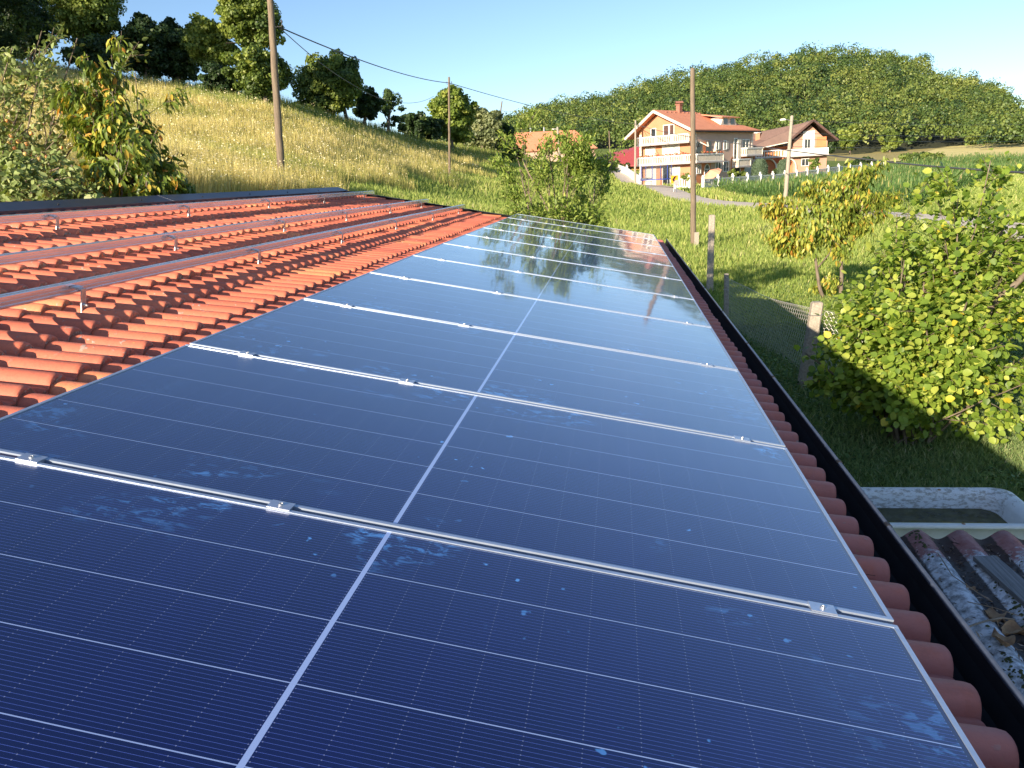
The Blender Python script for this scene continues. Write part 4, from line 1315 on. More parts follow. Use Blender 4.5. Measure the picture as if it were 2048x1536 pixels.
def window(fx, y0, y1, z0, z1_, glass='dark_glass', arch=False, bars=1, frame='white_paint', side='f', sill=True, parent=None, dep=0.0):
    """window on the gable facade ('f', width along y) or on the long side ('s', width along x)"""
    def tf(p):
        a, d, z = p
        return (-0.07 - dep - d, a, z) if side == 'f' else (a, -0.008 - dep - d, z)
    pr = parent or house
    ft = 0.11
    m = MB(tf)
    m.box(y0 - ft, y0, -0.0, 0.10, z0, z1_); m.box(y1, y1 + ft, -0.0, 0.10, z0, z1_)
    m.box(y0 - ft, y1 + ft, 0.0, 0.104, z1_, z1_ + ft); m.box(y0 - ft, y1 + ft, 0.0, 0.104, z0 - ft, z0)
    for k in range(bars):
        c = y0 + (y1 - y0) * (k + 1) / (bars + 1)
        m.box(c - 0.05, c + 0.05, 0.0, 0.09, z0, z1_)
    if arch:
        r = (y1 - y0) / 2; c = (y0 + y1) / 2
        for k in range(10):
            a0, a1 = math.pi * k / 10, math.pi * (k + 1) / 10
            m.prism([(c + r * math.cos(a0), 0, z1_ + ft + r * math.sin(a0)), (c + (r + ft) * math.cos(a0), 0, z1_ + ft + (r + ft) * math.sin(a0)),
                     (c + (r + ft) * math.cos(a1), 0, z1_ + ft + (r + ft) * math.sin(a1)), (c + r * math.cos(a1), 0, z1_ + ft + r * math.sin(a1))], (0, 0.1, 0))
    w_ = m.build('window', M[frame], pr)
    g = MB(tf); g.box(y0, y1, 0.0, 0.035, z0, z1_)
    if arch:
        r = (y1 - y0) / 2; c = (y0 + y1) / 2
        g.prism([(c + r * math.cos(a), 0.0, z1_ + ft + r * math.sin(a)) for a in np.linspace(0, math.pi, 9)], (0, 0.03, 0))
    g.build('pane', M[glass], w_)
    return w_
window(0, 3.95, 4.70, 6.35, 8.15, 'shutter_dark', bars=0); window(0, 3.12, 3.72, 6.9, 8.15, 'shutter_dark', bars=0)
window(0, 6.05, 6.75, 6.9, 7.85, 'dark_glass', bars=0)
window(0, 6.20, 7.65, 3.35, 5.35, 'shutter', bars=0); window(0, 3.7, 4.85, 3.35, 5.6, 'shutter', bars=0); window(0, 2.3, 3.6, 3.35, 5.6, 'shutter', bars=0)
window(0, 6.1, 7.7, 0.15, 2.55, 'shutter', bars=1); window(0, 3.75, 4.85, 0.1, 2.65, 'dark_glass', bars=0); window(0, 2.2, 3.6, 0.1, 2.65, 'shutter', bars=1)
for (x0, x1, z0, z2) in ((5.55, 6.5, 4.75, 5.75), (7.5, 8.65, 4.75, 5.8)):
    window(0, x0, x0 + (x1 - x0) * 0.5, z0, z2, 'dark_glass', bars=0, side='s')
    b = MB(); b.box(x0 + (x1 - x0) * .55, x1, -0.09, -0.01, z0, z2); b.build('roller_shutter', M['cream'], house)
window(0, 12.6, 14.4, 4.75, 5.95, 'dark_glass', bars=1, side='s'); window(0, 10.25, 11.0, 3.3, 6.1, 'dark_glass', bars=0, side='s')
b = MB(); b.box(11.1, 11.95, -0.22, -0.01, 3.3, 6.1); b.build('pilaster', M['cream'], house)
window(0, 5.4, 6.65, 1.9, 3.0, 'dark_glass', bars=1, side='s'); window(0, 7.5, 8.7, 1.75, 3.0, 'dark_glass', bars=1, side='s')
window(0, 0.55, 1.4, 1.7, 2.75, 'dark_glass', bars=1, side='s', dep=0.05)
dr = window(0, 2.5, 3.6, 0.6, 2.1, 'dark_glass', bars=1, side='s', arch=True, dep=0.05); dr.name = 'arched_door'
window(0, 10.3, 11.9, 0.4, 2.2, 'dark_glass', bars=0, side='s', dep=0.04); b = MB(); b.box(13.2, 15.0, -0.14, -0.045, 0.3, 2.4); b.build('door', M['shutter'], house)
# loggia opening on the side
b = MB(); b.box(0.45, 2.05, -0.06, -0.008, 3.5, 5.75); b.build('loggia_opening', M['dark_glass'], house)
b = MB(); b.box(2.05, 2.75, -0.07, -0.01, 3.4, 5.75); b.build('pillar', M['wall_deep'], house)
b = MB(); b.box(2.75, 4.05, -0.06, -0.008, 3.5, 5.75); b.build('loggia_opening', M['dark_glass'], house)
for (p_, q_) in (((1.2, -0.1, 5.7), (2.0, -0.9, 5.1)), ((2.0, -0.9, 5.1), (2.9, -0.2, 5.65))):
    b = MB(); b.beam(p_, q_, 0.16, 0.14); b.build('awning_arm', M['cream'], house)

def balustrade(parent, pts, z0, h, step=0.27, rail=0.16, slab=0.22, out=None, solid_from=None):
    """balcony front running along pts (local x, y)"""
    b = MB(); r = MB()
    for i in range(len(pts) - 1):
        a, e = Vector((pts[i][0], pts[i][1], 0)), Vector((pts[i + 1][0], pts[i + 1][1], 0))
        L = (e - a).length; n = int(L / step)
        d = (e - a).normalized()
        for k in range(n + 1):
            p = a + d * (L * k / n)
            w_ = 0.075 if k % 9 else 0.13
            b.prism([(p.x - d.x * w_ - d.y * .05, p.y - d.y * w_ + d.x * .05, z0), (p.x + d.x * w_ - d.y * .05, p.y + d.y * w_ + d.x * .05, z0),
                     (p.x + d.x * w_ + d.y * .05, p.y + d.y * w_ - d.x * .05, z0), (p.x - d.x * w_ + d.y * .05, p.y - d.y * w_ - d.x * .05, z0)], (0, 0, h - rail))
        r.beam(tuple(a + Vector((0, 0, z0 + h - rail / 2))), tuple(e + Vector((0, 0, z0 + h - rail / 2))), 0.24, rail)
        r.beam(tuple(a + Vector((0, 0, z0 + .04))), tuple(e + Vector((0, 0, z0 + .04))), 0.18, 0.08)
    bl = b.build('baluster_row', M['cream'], parent)
    r.build('handrail', M['white_paint'], bl)
    return bl
M['slab'] = pm('slab_grey', (0.50, 0.44, 0.42), None, 2, 0.8)
def balcony(x0, x1, y0, y1, z, pts, nm='balcony'):
    b = MB(); b.box(x0, x1, y0, y1, z - 0.2, z)
    s = b.build(nm, M['slab'], house)
    balustrade_on(s, pts, z)
def balustrade_on(s, pts, z, h=1.0):
    bl = balustrade(s.parent, pts, z, h)
    hr = [c for c in bpy.data.objects if c.parent == bl][0]
    bl.parent = s; hr.parent = s
balcony(-1.35, -0.06, 0.0, 8.3, 5.85, [(-1.25, 0.1), (-1.25, 8.2), (-0.2, 8.2)])
b = MB(); b.prism([(-1.35, -1.25, 2.98), (5.45, -1.25, 2.98), (5.45, -0.01, 2.98), (-0.061, -0.01, 2.98), (-0.061, 8.35, 2.98), (-1.35, 8.35, 2.98)], (0, 0, 0.2))
s_ = b.build('balcony', M['slab'], house); balustrade_on(s_, [(-0.2, 8.25), (-1.25, 8.25), (-1.25, -1.15), (5.35, -1.15), (5.35, -0.15)], 3.18)
balcony(12.0, 16.7, -1.1, -0.01, 3.85, [(12.1, -0.15), (12.1, -1.0), (16.6, -1.0), (16.6, -0.15)])
balcony(9.7, 13.3, -1.1, -0.05, 2.35, [(9.8, -0.15), (9.8, -1.0), (13.2, -1.0), (13.2, -0.15)])
# flower boxes
for k in range(11):
    y = 0.3 + k * 0.75
    b = MB()
    for _ in range(10):
        c = Vector((-1.28 + rng.normal(0, .08), y + rng.normal(0, .22), 4.22 + abs(rng.normal(0, .09))))
        b.obox(c, (.07, 0, .02), (0, .07, 0), (.02, 0, .05))
    b.build('flower_box', M['flower'], house)
for k in range(6):
    x = 0.5 + k * 0.85
    b = MB()
    for _ in range(9):
        c = Vector((x + rng.normal(0, .2), -1.2 + rng.normal(0, .06), 4.25 + abs(rng.normal(0, .09))))
        b.obox(c, (.07, 0, .02), (0, .07, 0), (.02, 0, .05))
    b.build('flower_box', M['flower'], house)
b = MB(); b.tube([(3.6, -1.0, 3.2), (3.6, -1.0, 5.8)], 0.03, 6); b.lathe((3.6, -1.0, 3.9), [(0.10, 0), (0.34, 0.15), (0.14, 1.2), (0.04, 1.7)], 8)
t = b.build('parasol', M['cream']); t.matrix_world = Matrix.Translation(H1) @ Matrix.Rotation(HA, 4, 'Z')
tag(t, 'closed cream parasol standing on the balcony at the house corner', 'parasol')

# ------------------------------------------------------------------ brown roofed house
H2 = tuple(at(1505, 349, 128)); H2 = (H2[0], H2[1], H2[2])
HB = math.radians(22)
# local x runs along the eaves to the right, y away from the viewer
M['wall_pink'] = pm('wall_pink', (0.46, 0.265, 0.19), (0.41, 0.23, 0.165), 0.8, 0.9)
h2 = empty('brown_roofed_house', H2, (0, 0, math.radians(-2)), label='lower house with brown roof, arched porch and long white balcony, beside the orange house', cat='house')
def p2l(px, py, d):
    p = at(px, py, d) - np.array(H2); a = math.radians(2)
    return (p[0] * math.cos(a) - p[1] * math.sin(a), p[0] * math.sin(a) + p[1] * math.cos(a), p[2])
b = MB(); b.box(0.3, 6.2, 1.5, 9, -0.4, 4.2); b.build('wall', M['wall_deep'], h2)
b = MB(); b.prism([(6.2, -0.2, -0.4), (11.4, -0.2, -0.4), (11.4, -0.2, 4.6), (8.8, -0.2, 7.1), (6.2, -0.2, 4.9)], (0, 10, 0)); b.build('wall', M['wall_pink'], h2)
b = MB()
for pts in ([(-2.0, 0.2, 3.5), (5.2, -1.2, 4.7), (8.9, -1.4, 7.75), (8.9, 9.5, 7.75), (-2.0, 6.5, 6.2)],
            [(8.9, -1.4, 7.75), (12.7, -1.4, 4.5), (12.7, 9.5, 4.5), (8.9, 9.5, 7.75)]):
    b.prism(pts, (0, 0, 0.2))
rf2 = b.build('roof', M['roof_brown'], h2)
b = MB(); b.beam((5.1, -1.45, 4.75), (8.9, -1.45, 7.85), 0.08, 0.3); b.beam((8.9, -1.45, 7.85), (12.75, -1.45, 4.6), 0.08, 0.3); b.build('barge_board', M['shutter_dark'], rf2)
b = MB(); b.beam((-2.0, .1, 3.55), (5.2, -1.3, 4.72), .12, .14); b.build('eaves_gutter', M['cream'], rf2)
b = MB(); b.box(0.7, 1.4, 3.0, 3.7, 5.3, 6.5); b.build('chimney', M['wall_orange'], rf2)
b = MB(); b.lathe((1.05, 3.35, 6.5), [(.5, 0), (.62, .1), (.45, .3), (.1, .36)], 8); b.build('chimney_cap', M['white_paint'], rf2)
b = MB(); b.box(7.6, 9.4, -0.32, -0.2, 3.4, 6.3); b.build('white_panel', M['white_paint'], h2)
def win2(x0, x1, z0, z2, y=-0.22):
    m = MB(); m.box(x0 - .1, x1 + .1, y - .12, y - .04, z0 - .1, z2 + .1); w_ = m.build('window', M['white_paint'], h2)
    g = MB(); c = (x0 + x1) / 2
    g.box(x0, c - .04, y - .14, y - .121, z0, z2); g.box(c + .04, x1, y - .14, y - .121, z0, z2); g.build('pane', M['dark_glass'], w_)
win2(7.9, 8.7, 3.7, 5.0, -0.34); win2(7.6, 8.6, 1.0, 2.0)
b = MB(); b.box(9.7, 11.2, -0.24, -0.19, 3.5, 5.3); b.build('loggia', M['wall_deep'], h2)
# arches of the porch
for (c, r) in ((2.2, 1.35), (5.3, 1.25)):
    m = MB()
    for k in range(12):
        a0, a1 = math.pi * k / 12, math.pi * (k + 1) / 12
        m.prism([(c + r * math.cos(a0), -0.6, .9 + r * math.sin(a0)), (c + (r + .2) * math.cos(a0), -0.6, .9 + (r + .2) * math.sin(a0)), (c + (r + .2) * math.cos(a1), -0.6, .9 + (r + .2) * math.sin(a1)), (c + r * math.cos(a1), -0.6, .9 + r * math.sin(a1))], (0, 0.5, 0))
    m.box(c - r - .2, c - r, -0.6, -0.1, -0.4, .9); m.box(c + r, c + r + .2, -0.6, -0.1, -0.4, .9)
    m.build('arch', M['cream'], h2)
    g = MB(); g.prism([(c + r * math.cos(a), 0.2, .9 + r * math.sin(a)) for a in np.linspace(0, math.pi, 11)] + [(c - r, 0.2, -.4), (c + r, 0.2, -.4)], (0, 0.1, 0)); g.build('porch_wall', M['wall_deep'], h2)
b = MB(); b.box(0.3, 11.5, -1.3, -0.25, 2.4, 2.6)
s_ = b.build('balcony', M['slab'], h2)
bl = balustrade(h2, [(0.35, -0.3), (0.35, -1.2), (4.6, -1.2)], 2.6, 1.05, 0.42)
hr = [c for c in bpy.data.objects if c.parent == bl][0]; bl.parent = s_; hr.parent = s_
b = MB(); b.box(4.6, 11.4, -1.25, -1.1, 2.6, 3.6); b.build('balcony_parapet', M['white_paint'], s_)
b = MB(); b.box(0.0, 0.35, -0.9, -0.55, -0.4, 2.4); b.build('pillar', M['cream'], h2)

# ------------------------------------------------------------------ roofs further back
def hip_house(px, py, d, wx, wy, hz, hr, rot, roofm, wallm, name, lab, cat, hip=0.3):
    c = ground(px, py, d)
    t = empty(name, tuple(c), (0, 0, math.radians(rot)), label=lab, cat=cat)
    b = MB(); b.box(-wx / 2 + .4, wx / 2 - .4, -wy / 2 + .4, wy / 2 - .4, -0.5, hz - .02); b.build('wall', M[wallm], t)
    b = MB()
    X0, X1, Y0, Y1 = -wx / 2, wx / 2, -wy / 2, wy / 2
    rx = wx / 2 * (1 - hip)
    b.add([(X0, Y0, hz), (X1, Y0, hz), (X1, Y1, hz), (X0, Y1, hz), (-rx, 0, hz + hr), (rx, 0, hz + hr)], [(0, 1, 5, 4), (2, 3, 4, 5), (1, 2, 5), (3, 0, 4), (3, 2, 1, 0)])
    r = b.build('roof', M[roofm], t)
    return t, r
c = ground(1090, 300, 135)
topz = at(1108, 262, 135)[2] - c[2]
t, r = hip_house(1088, 300, 137, 17, 10, topz - 3.4, 3.4, 14, 'roof_orange', 'wall_beige', 'orange_roofed_house', 'house with a wide orange hipped roof half hidden behind the small willow', 'house', 0.35)
for k, (u, v) in enumerate(((-2.2, 0.3), (0.2, 0.3))):
    b = MB(); b.tube([(u, v, topz - .4), (u, v, topz + .7)], 0.12, 8); b.build('flue_pipe', M['zinc'], r)
b = MB(); b.box(5.0, 7.2, -4.7, -4.55, topz - 5.6, topz - 3.6); b.build('dark_gable', M['shutter_dark'], t)
M['roof_red'] = pm('roof_red_sheet', (0.50, 0.085, 0.075), (0.42, 0.07, 0.065), 1.5, 0.55, sc3=(6, 0.5, 0.5))
c = ground(1235, 330, 140)
za = at(1230, 299, 142)[2] - c[2]; zb_ = at(1235, 330, 132)[2] - c[2]
t = empty('red_roofed_barn', tuple(c), (0, 0, math.radians(4)), label='long barn with a plain red sheet roof left of the orange house', cat='barn')
b = MB(); b.prism([(-4.6, 6, za - 1.4), (-4.8, -6, zb_ - .1), (7, -7.5, zb_ - .5), (7, 6, za + .9)], (0, 0, 0.12)); b.build('roof', M['roof_red'], t)
b = MB(); b.box(-4.0, 6.5, -5.5, 5.5, -0.5, max(0.4, zb_ - .75)); b.build('wall', M['wall_deep'], t)
b = MB(); b.box(-2.9, -0.2, -5.2, -3.2, zb_ - .6, zb_ + .85); b.build('roof_dormer', M['shutter_dark'], t)

# ------------------------------------------------------------------ white balustrade fence along the gardens
fpx = [(1350, 377, 92), (1378, 375, 92)], [(1405.5, 372.5, 91), (1435.5, 369.5, 94), (1465, 366.5, 97), (1494, 364.5, 100), (1520, 362, 103), (1545, 360.3, 106), (1569, 358.8, 109), (1592, 357, 112), (1613, 355.6, 115), (1634, 354, 118), (1655, 352.4, 121), (1676, 351, 125), (1698, 349.5, 129), (1720, 348, 133), (1742, 346.5, 137), (1765, 345, 141)]
def garden_fence(pts, lab, h=1.15, solid=False, step=0.24):
    P_ = []
    for c in pts:
        p = at(*c); P_.append(np.array([p[0], p[1], z1(p[0], p[1]) ]))
        P_[-1][2] = max(P_[-1][2], p[2] - 0.6)
    t = empty('garden_fence', tuple(P_[0]), label=lab, cat='fence')
    for i, p in enumerate(P_):
        b = MB(); b.box(p[0] - .15, p[0] + .15, p[1] - .15, p[1] + .15, p[2] - .8, p[2] + h + .12)
        b.box(p[0] - .2, p[0] + .2, p[1] - .2, p[1] + .2, p[2] + h + .12, p[2] + h + .19)
        po = b.build('post', M['white_paint'], t, world=True)
        b = MB(); b.lathe((p[0], p[1], p[2] + h + .19), [(.06, 0), (.13, .08), (.14, .16), (.08, .25), (.01, .28)], 8); b.build('ball_cap', M['white_paint'], po, world=True)
        if i < len(P_) - 1:
            q = P_[i + 1]; L = np.linalg.norm(q - p); n = int(L / step); d = (q - p) / L
            b = MB()
            b.beam(p + d * .15 + [0, 0, h - .05], q - d * .15 + [0, 0, h - .05], .2, .13)
            b.beam(p + d * .15 + [0, 0, .1], q - d * .15 + [0, 0, .1], .22, .45 if not solid else .5)
            if solid:
                b.beam(p + d * .15 + [0, 0, h * .55], q - d * .15 + [0, 0, h * .55], .09, h * .86)
            else:
                for k in range(1, n):
                    s = p + (q - p) * k / n
                    b.prism([(s[0] - d[0] * .07, s[1] - d[1] * .07 - .04, s[2] + .3), (s[0] + d[0] * .07, s[1] + d[1] * .07 - .04, s[2] + .3), (s[0] + d[0] * .07, s[1] + d[1] * .07 + .04, s[2] + .3), (s[0] - d[0] * .07, s[1] - d[1] * .07 + .04, s[2] + .3)], (0, 0, h - .4))
            b.build('baluster_row', M['white_paint'], t, world=True)
garden_fence(fpx[0], 'short piece of white balustrade beside the road sign')
garden_fence(fpx[1], 'long white balustrade fence between the corn and the two house gardens')
garden_fence([(1212, 350, 136), (1232, 354, 130), (1254, 358, 124), (1280, 368, 112)], 'solid white garden wall with ball capped posts left of the orange house', solid=True)

# trampoline
c = ground(1313, 370, 103)
t = empty('trampoline', tuple(c), label='round trampoline with blue edge and safety net in front of the orange house', cat='trampoline')
M['blue'] = pm('blue_pad', (0.02, 0.05, 0.30), (0.03, 0.07, 0.36), 4, 0.5)
b = MB(); b.lathe((c[0], c[1], c[2] + .75), [(2.1, 0), (2.1, .1), (1.8, .1), (1.8, 0)], 24); b.build('edge_pad', M['blue'], t, world=True)
b = MB(); b.lathe((c[0], c[1], c[2] + .78), [(1.8, 0), (1.8, .02), (0.01, .02)], 24); b.build('jumping_mat', M['cable'], t, world=True)
for k in range(6):
    a = math.pi / 3 * k + .2; x, y = c[0] + 2.0 * math.cos(a), c[1] + 2.0 * math.sin(a)
    b = MB(); b.tube([(x, y, c[2]), (x, y, c[2] + .76)], .04, 6); b.build('leg', M['zinc'], t, world=True)
    b = MB(); b.tube([(x, y, c[2] + .8), (x, y, c[2] + 2.6)], .05, 6); b.build('net_pole', M['blue'], t, world=True)
m, nt, bs = new_mat('safety_net'); bs.inputs['Base Color'].default_value = (0.05, 0.06, 0.08, 1); bs.inputs['Alpha'].default_value = 0.28; M['net'] = m
b = MB(); b.lathe((c[0], c[1], c[2] + .85), [(2.0, 0), (2.0, 1.7)], 24); b.f = b.f[:-2]; b.m = b.m[:-2]; b.build('safety_net', M['net'], t, world=True)

# chevron road sign, small round sign
c = ground(1347, 384, 85)
t = empty('road_sign', tuple(c), label='small orange road sign with a black chevron pointing left, at the driveway', cat='sign')
M['orange'] = pm('sign_orange', (0.85, 0.36, 0.01), None, 4, 0.5)
cc = at(1349, 359, 85)
R_ = np.array([1, .13, 0]); 
b = MB(); b.tube([c, (cc[0], cc[1] + .06, cc[2] - .3)], .035, 6); b.build('sign_post', M['zinc'], t, world=True)
b = MB(); b.obox(tuple(cc), tuple(R_ * .38), (-.0026, .02, 0), (0, 0, .42)); sb = b.build('sign_plate', M['orange'], t, world=True)
b = MB(); f_ = cc + np.array([0, -.035, 0])
for s in (1, -1):
    b.prism([tuple(f_ + R_ * -.26), tuple(f_ + R_ * -.02 + [0, 0, .34 * s]), tuple(f_ + R_ * .22 + [0, 0, .34 * s]), tuple(f_ + R_ * -.02)], (0, -.01, 0))
b.build('chevron', M['black_metal'], sb, world=True)
cc = at(1353, 365.5, 84.5); c = ground(1353, 384, 84.5)
t = empty('road_sign', tuple(c), label='round pinkish back of a small sign on a short post beside the chevron sign', cat='sign')
M['pink'] = pm('faded_sign', (0.62, 0.35, 0.35), None, 4, 0.6)
b = MB(); b.tube([c, (cc[0], cc[1] + .05, cc[2])], .03, 6); b.build('sign_post', M['zinc'], t, world=True)
b = MB(); b.prism([tuple(cc + R_ * .3 * math.cos(a) + np.array([0, 0, .3 * math.sin(a)])) for a in np.linspace(0, 6.28, 17)[:-1]], (0, .02, 0)); b.build('sign_plate', M['pink'], t, world=True)
# bench by the wall
c = ground(1292, 374, 104)
t = empty('garden_bench', tuple(c), label='low grey bench at the corner of the driveway in front of the orange house', cat='bench')
b = MB(); b.box(c[0] - .8, c[0] + .8, c[1] - .2, c[1] + .2, c[2] + .42, c[2] + .48); b.build('seat', M['grey_wood'], t, world=True)
b = MB(); b.box(c[0] - .8, c[0] + .8, c[1] + .2, c[1] + .25, c[2] + .6, c[2] + .95); b.build('backrest', M['grey_wood'], t, world=True)
for s in (-.65, .65):
    b = MB(); b.box(c[0] + s - .04, c[0] + s + .04, c[1] - .2, c[1] + .25, c[2], c[2] + .42); b.build('leg', M['grey_wood'], t, world=True)
# garden umbrella, tipped over
M['peach'] = pm('peach_cloth', (0.72, 0.36, 0.22), (0.66, 0.30, 0.18), 3, 0.8)
c = at(1424, 347, 99)
t = empty('garden_umbrella', (c[0], c[1], z1(c[0], c[1])), label='peach garden umbrella standing open low in front of the arched door', cat='umbrella')
b = MB(); b.tube([(c[0], c[1], z1(c[0], c[1])), (c[0] - .1, c[1], c[2] + .4)], .03, 6); b.build('pole', M['white_paint'], t, world=True)
b = MB(); ax = Vector((-.45, -.35, .8)).normalized(); s1 = ax.cross(Vector((0, 0, 1))).normalized(); s2 = ax.cross(s1)
tip = Vector(tuple(c)) + ax * .55
ring = [Vector(tuple(c)) + (s1 * math.cos(a) + s2 * math.sin(a)) * 1.25 - ax * .1 for a in np.linspace(0, 6.283, 9)[:-1]]
b.add([tuple(tip)] + [tuple(q) for q in ring], [(0, i + 1, (i + 1) % 8 + 1) for i in range(8)]); b.build('canopy', M['peach'], t, world=True)
# ------------------------------------------------------------------ vegetation materials
G = dict(
    dark=[(0.0, (0.028, 0.056, 0.022)), (0.5, (0.06, 0.105, 0.03)), (1.0, (0.15, 0.21, 0.045))],
    mid=[(0.0, (0.05, 0.09, 0.025)), (0.5, (0.14, 0.20, 0.04)), (1.0, (0.30, 0.35, 0.07))],
    lime=[(0.0, (0.07, 0.12, 0.02)), (0.5, (0.17, 0.24, 0.04)), (1.0, (0.32, 0.36, 0.07))],
    silver=[(0.0, (0.10, 0.13, 0.06)), (0.5, (0.20, 0.24, 0.11)), (1.0, (0.34, 0.36, 0.18))])
for k, v in G.items(): M['leaf_' + k] = leaf_mat('leaf_' + k, v, 0.30)
M['leaf_hazel'] = leaf_mat('leaf_hazel', [(0.0, (0.08, 0.15, 0.022)), (0.5, (0.22, 0.32, 0.045)), (0.93, (0.43, 0.48, 0.09)), (1.0, (0.60, 0.50, 0.05))], 0.38, 0.45)
M['leaf_cherry'] = leaf_mat('leaf_cherry', [(0.0, (0.07, 0.13, 0.025)), (0.45, (0.22, 0.30, 0.05)), (0.7, (0.46, 0.46, 0.08)), (0.88, (0.68, 0.48, 0.08)), (1.0, (0.68, 0.32, 0.08))], 0.38, 0.4, tcol=(1.2, 1.1, 0.6))
M['leaf_apple'] = leaf_mat('leaf_apple', [(0.0, (0.10, 0.15, 0.045)), (0.5, (0.24, 0.31, 0.10)), (1.0, (0.46, 0.49, 0.25))], 0.25, 0.55)
M['leaf_forest'] = leaf_mat('leaf_forest',  [(0.0, (0.036, 0.074, 0.024)), (0.4, (0.084, 0.136, 0.030)), (0.75, (0.145, 0.185, 0.040)), (1.0, (0.21, 0.245, 0.055))], 0.14)
M['apple_skin'] = pm('apple_skin', (0.55, 0.16, 0.06), (0.62, 0.50, 0.16), 18, 0.35)
UPV = np.array([0, 0, 1.0])

def crown_tree(px, py_base, depth, crown_px, name, lab, mat, cat='tree', group=None, nclump=60, per=90, size=0.32, tint=0.5, trunk_r=0.25, stretch_y=1.0, core=0.15, flat=0.9, multi=1, tv=0.25):
    """tree from its foot pixel and the pixel box (x0, y0, x1, y1) its crown fills at that depth"""
    x0, y0, x1, y1 = crown_px
    g = ground(px, py_base, depth)
    a, b_ = at(x0, (y0 + y1) / 2, depth), at(x1, (y0 + y1) / 2, depth)
    top, bot = at((x0 + x1) / 2, y0, depth), at((x0 + x1) / 2, y1, depth)
    c = (top + bot) / 2; rx = np.linalg.norm(b_ - a) / 2; rz = (top[2] - bot[2]) / 2
    c[2] = (top[2] + bot[2]) / 2
    t = empty(name, tuple(g), label=lab, cat=cat, group=group)
    C, A, Nn, T, L = crown_cards(c, (rx, rx * stretch_y, rz), nclump, per, size, tint, tv, core, flat)
    out = []
    for m in range(multi):
        base = g + np.array([rng.normal(0, 0.25 * (multi > 1)), rng.normal(0, 0.2 * (multi > 1)), -0.2])
        h = max(1.0, c[2] - g[2] + rz * 0.15)
        tgt = c + np.array([rng.normal(0, rx * .35) if multi > 1 else 0, 0, rz * 0.1]) - base
        o, tp = grow(base, tgt, np.linalg.norm(tgt) * .85, trunk_r, 1, 0.08, 0, (4, 6), 0.6, 0.38, 6, minr=0.02)
        o = [(p_, r_, d_ + 1) for p_, r_, d_ in o]
        out += o
    limbs('trunk', [(p_, r_, d_) for p_, r_, d_ in out if d_ >= 1], M['bark'], t, 9, 0, 7)
    link('crown', leaf_mesh('crown', C, A, Nn, L, L * 0.85, 'card', T, mat), t, world=True)
    return t
def shade_tree(x, y, r, h, lab):
    g = np.array([x, y, z1(x, y)])
    t = empty('tree', tuple(g), label=lab, cat='tree', group='trees along the top of the left slope')
    C, A, Nn, T, L = crown_cards(g + [0, 0, h * .52], (r, r, h * .5), 110, 90, .5, .3, .2, .1, .95)
    o, tp = grow(g - [0, 0, .3], (0, 0, 1), h * .7, .3, 1, .08, 0, (4, 6), .6, .38, 6, minr=.02)
    limbs('trunk', o, M['bark'], t)
    link('crown', leaf_mesh('crown', C, A, Nn, L, L * .85, 'card', T, M['leaf_dark']), t, world=True)
for i, (x, y, r, h) in enumerate(((-52.5, 36, 6.5, 17), (-59, 44, 7, 16), (-62, 33, 7, 18))):
    shade_tree(x, y, r, h, ['nearest', 'middle', 'outermost'][i] + ' of three big trees past the left edge, shading the upper meadow')
# the line of big trees on the top of the left slope
TL = [  # foot px, foot py, depth, crown box, material, label, clumps, tint
    (345, 180, 72, (325, 30, 385, 180), 'dark', 'dark tree filling the row between two others left of the yellow green one', 50, .22),
    (15, 120, 78, (-60, -60, 70, 140), 'dark', 'deep shaded tree seen between the apple branches at the very left', 70, .2),
    (-60, 120, 62, (-190, -170, 55, 135), 'dark', 'dark tree crowding the upper left corner of the photo', 90, .30),
    (60, 125, 70, (-20, -70, 115, 130), 'dark', 'deep shaded tree behind the apple branches in the upper left', 70, .25),
    (170, 145, 64, (95, -95, 245, 120), 'mid', 'tall light green tree left of the patch of open sky', 110, .62),
    (205, 155, 60, (130, 60, 262, 152), 'dark', 'dark rounded bush under the tall light green tree', 60, .15),
    (290, 165, 66, (240, 38, 345, 165), 'dark', 'dark tree of the row just right of the open sky gap', 70, .22),
    (355, 185, 67, (310, 42, 410, 175), 'dark', 'dark tree with gaps of sky between its trunks', 60, .30),
    (425, 195, 64, (375, 20, 470, 160), 'mid', 'tree with yellow green upper leaves in the dark row', 75, .62),
    (500, 200, 62, (440, -40, 560, 120), 'mid', 'tallest tree of the row, its top just left of the wooden pole', 100, .60),
    (470, 200, 60, (395, 120, 480, 200), 'dark', 'low dark shrub at the foot of the tree row', 40, .12),
    (535, 205, 58, (455, 85, 582, 203), 'mid', 'broad rounded tree directly behind the tall wooden pole', 100, .38),
    (640, 245, 72, (580, 115, 730, 245), 'mid', 'separate spreading tree right of the tall wooden pole', 110, .40),
    (690, 180, 74, (620, 112, 728, 200), 'dark', 'upper dark crown behind the spreading tree', 50, .35),
    (725, 250, 80, (700, 175, 768, 240), 'dark', 'small dark tree between the spreading tree and the thin one', 30, .3),
    (775, 262, 84, (742, 165, 808, 262), 'dark', 'thin airy tree with bare twigs at the top', 26, .4),
    (840, 275, 92, (795, 222, 880, 285), 'dark', 'low dark hedge bush left of the ivy covered tree', 50, .3),
    (905, 290, 96, (858, 165, 948, 288), 'lime', 'ivy covered yellow green tree behind the meadow pole', 110, .5),
    (965, 300, 112, (925, 208, 1003, 300), 'silver', 'silvery willow right of the ivy covered tree', 80, .55),
    (1003, 305, 116, (985, 240, 1028, 300), 'dark', 'dark bushes right behind the leaning distant pole', 36, .3),
]
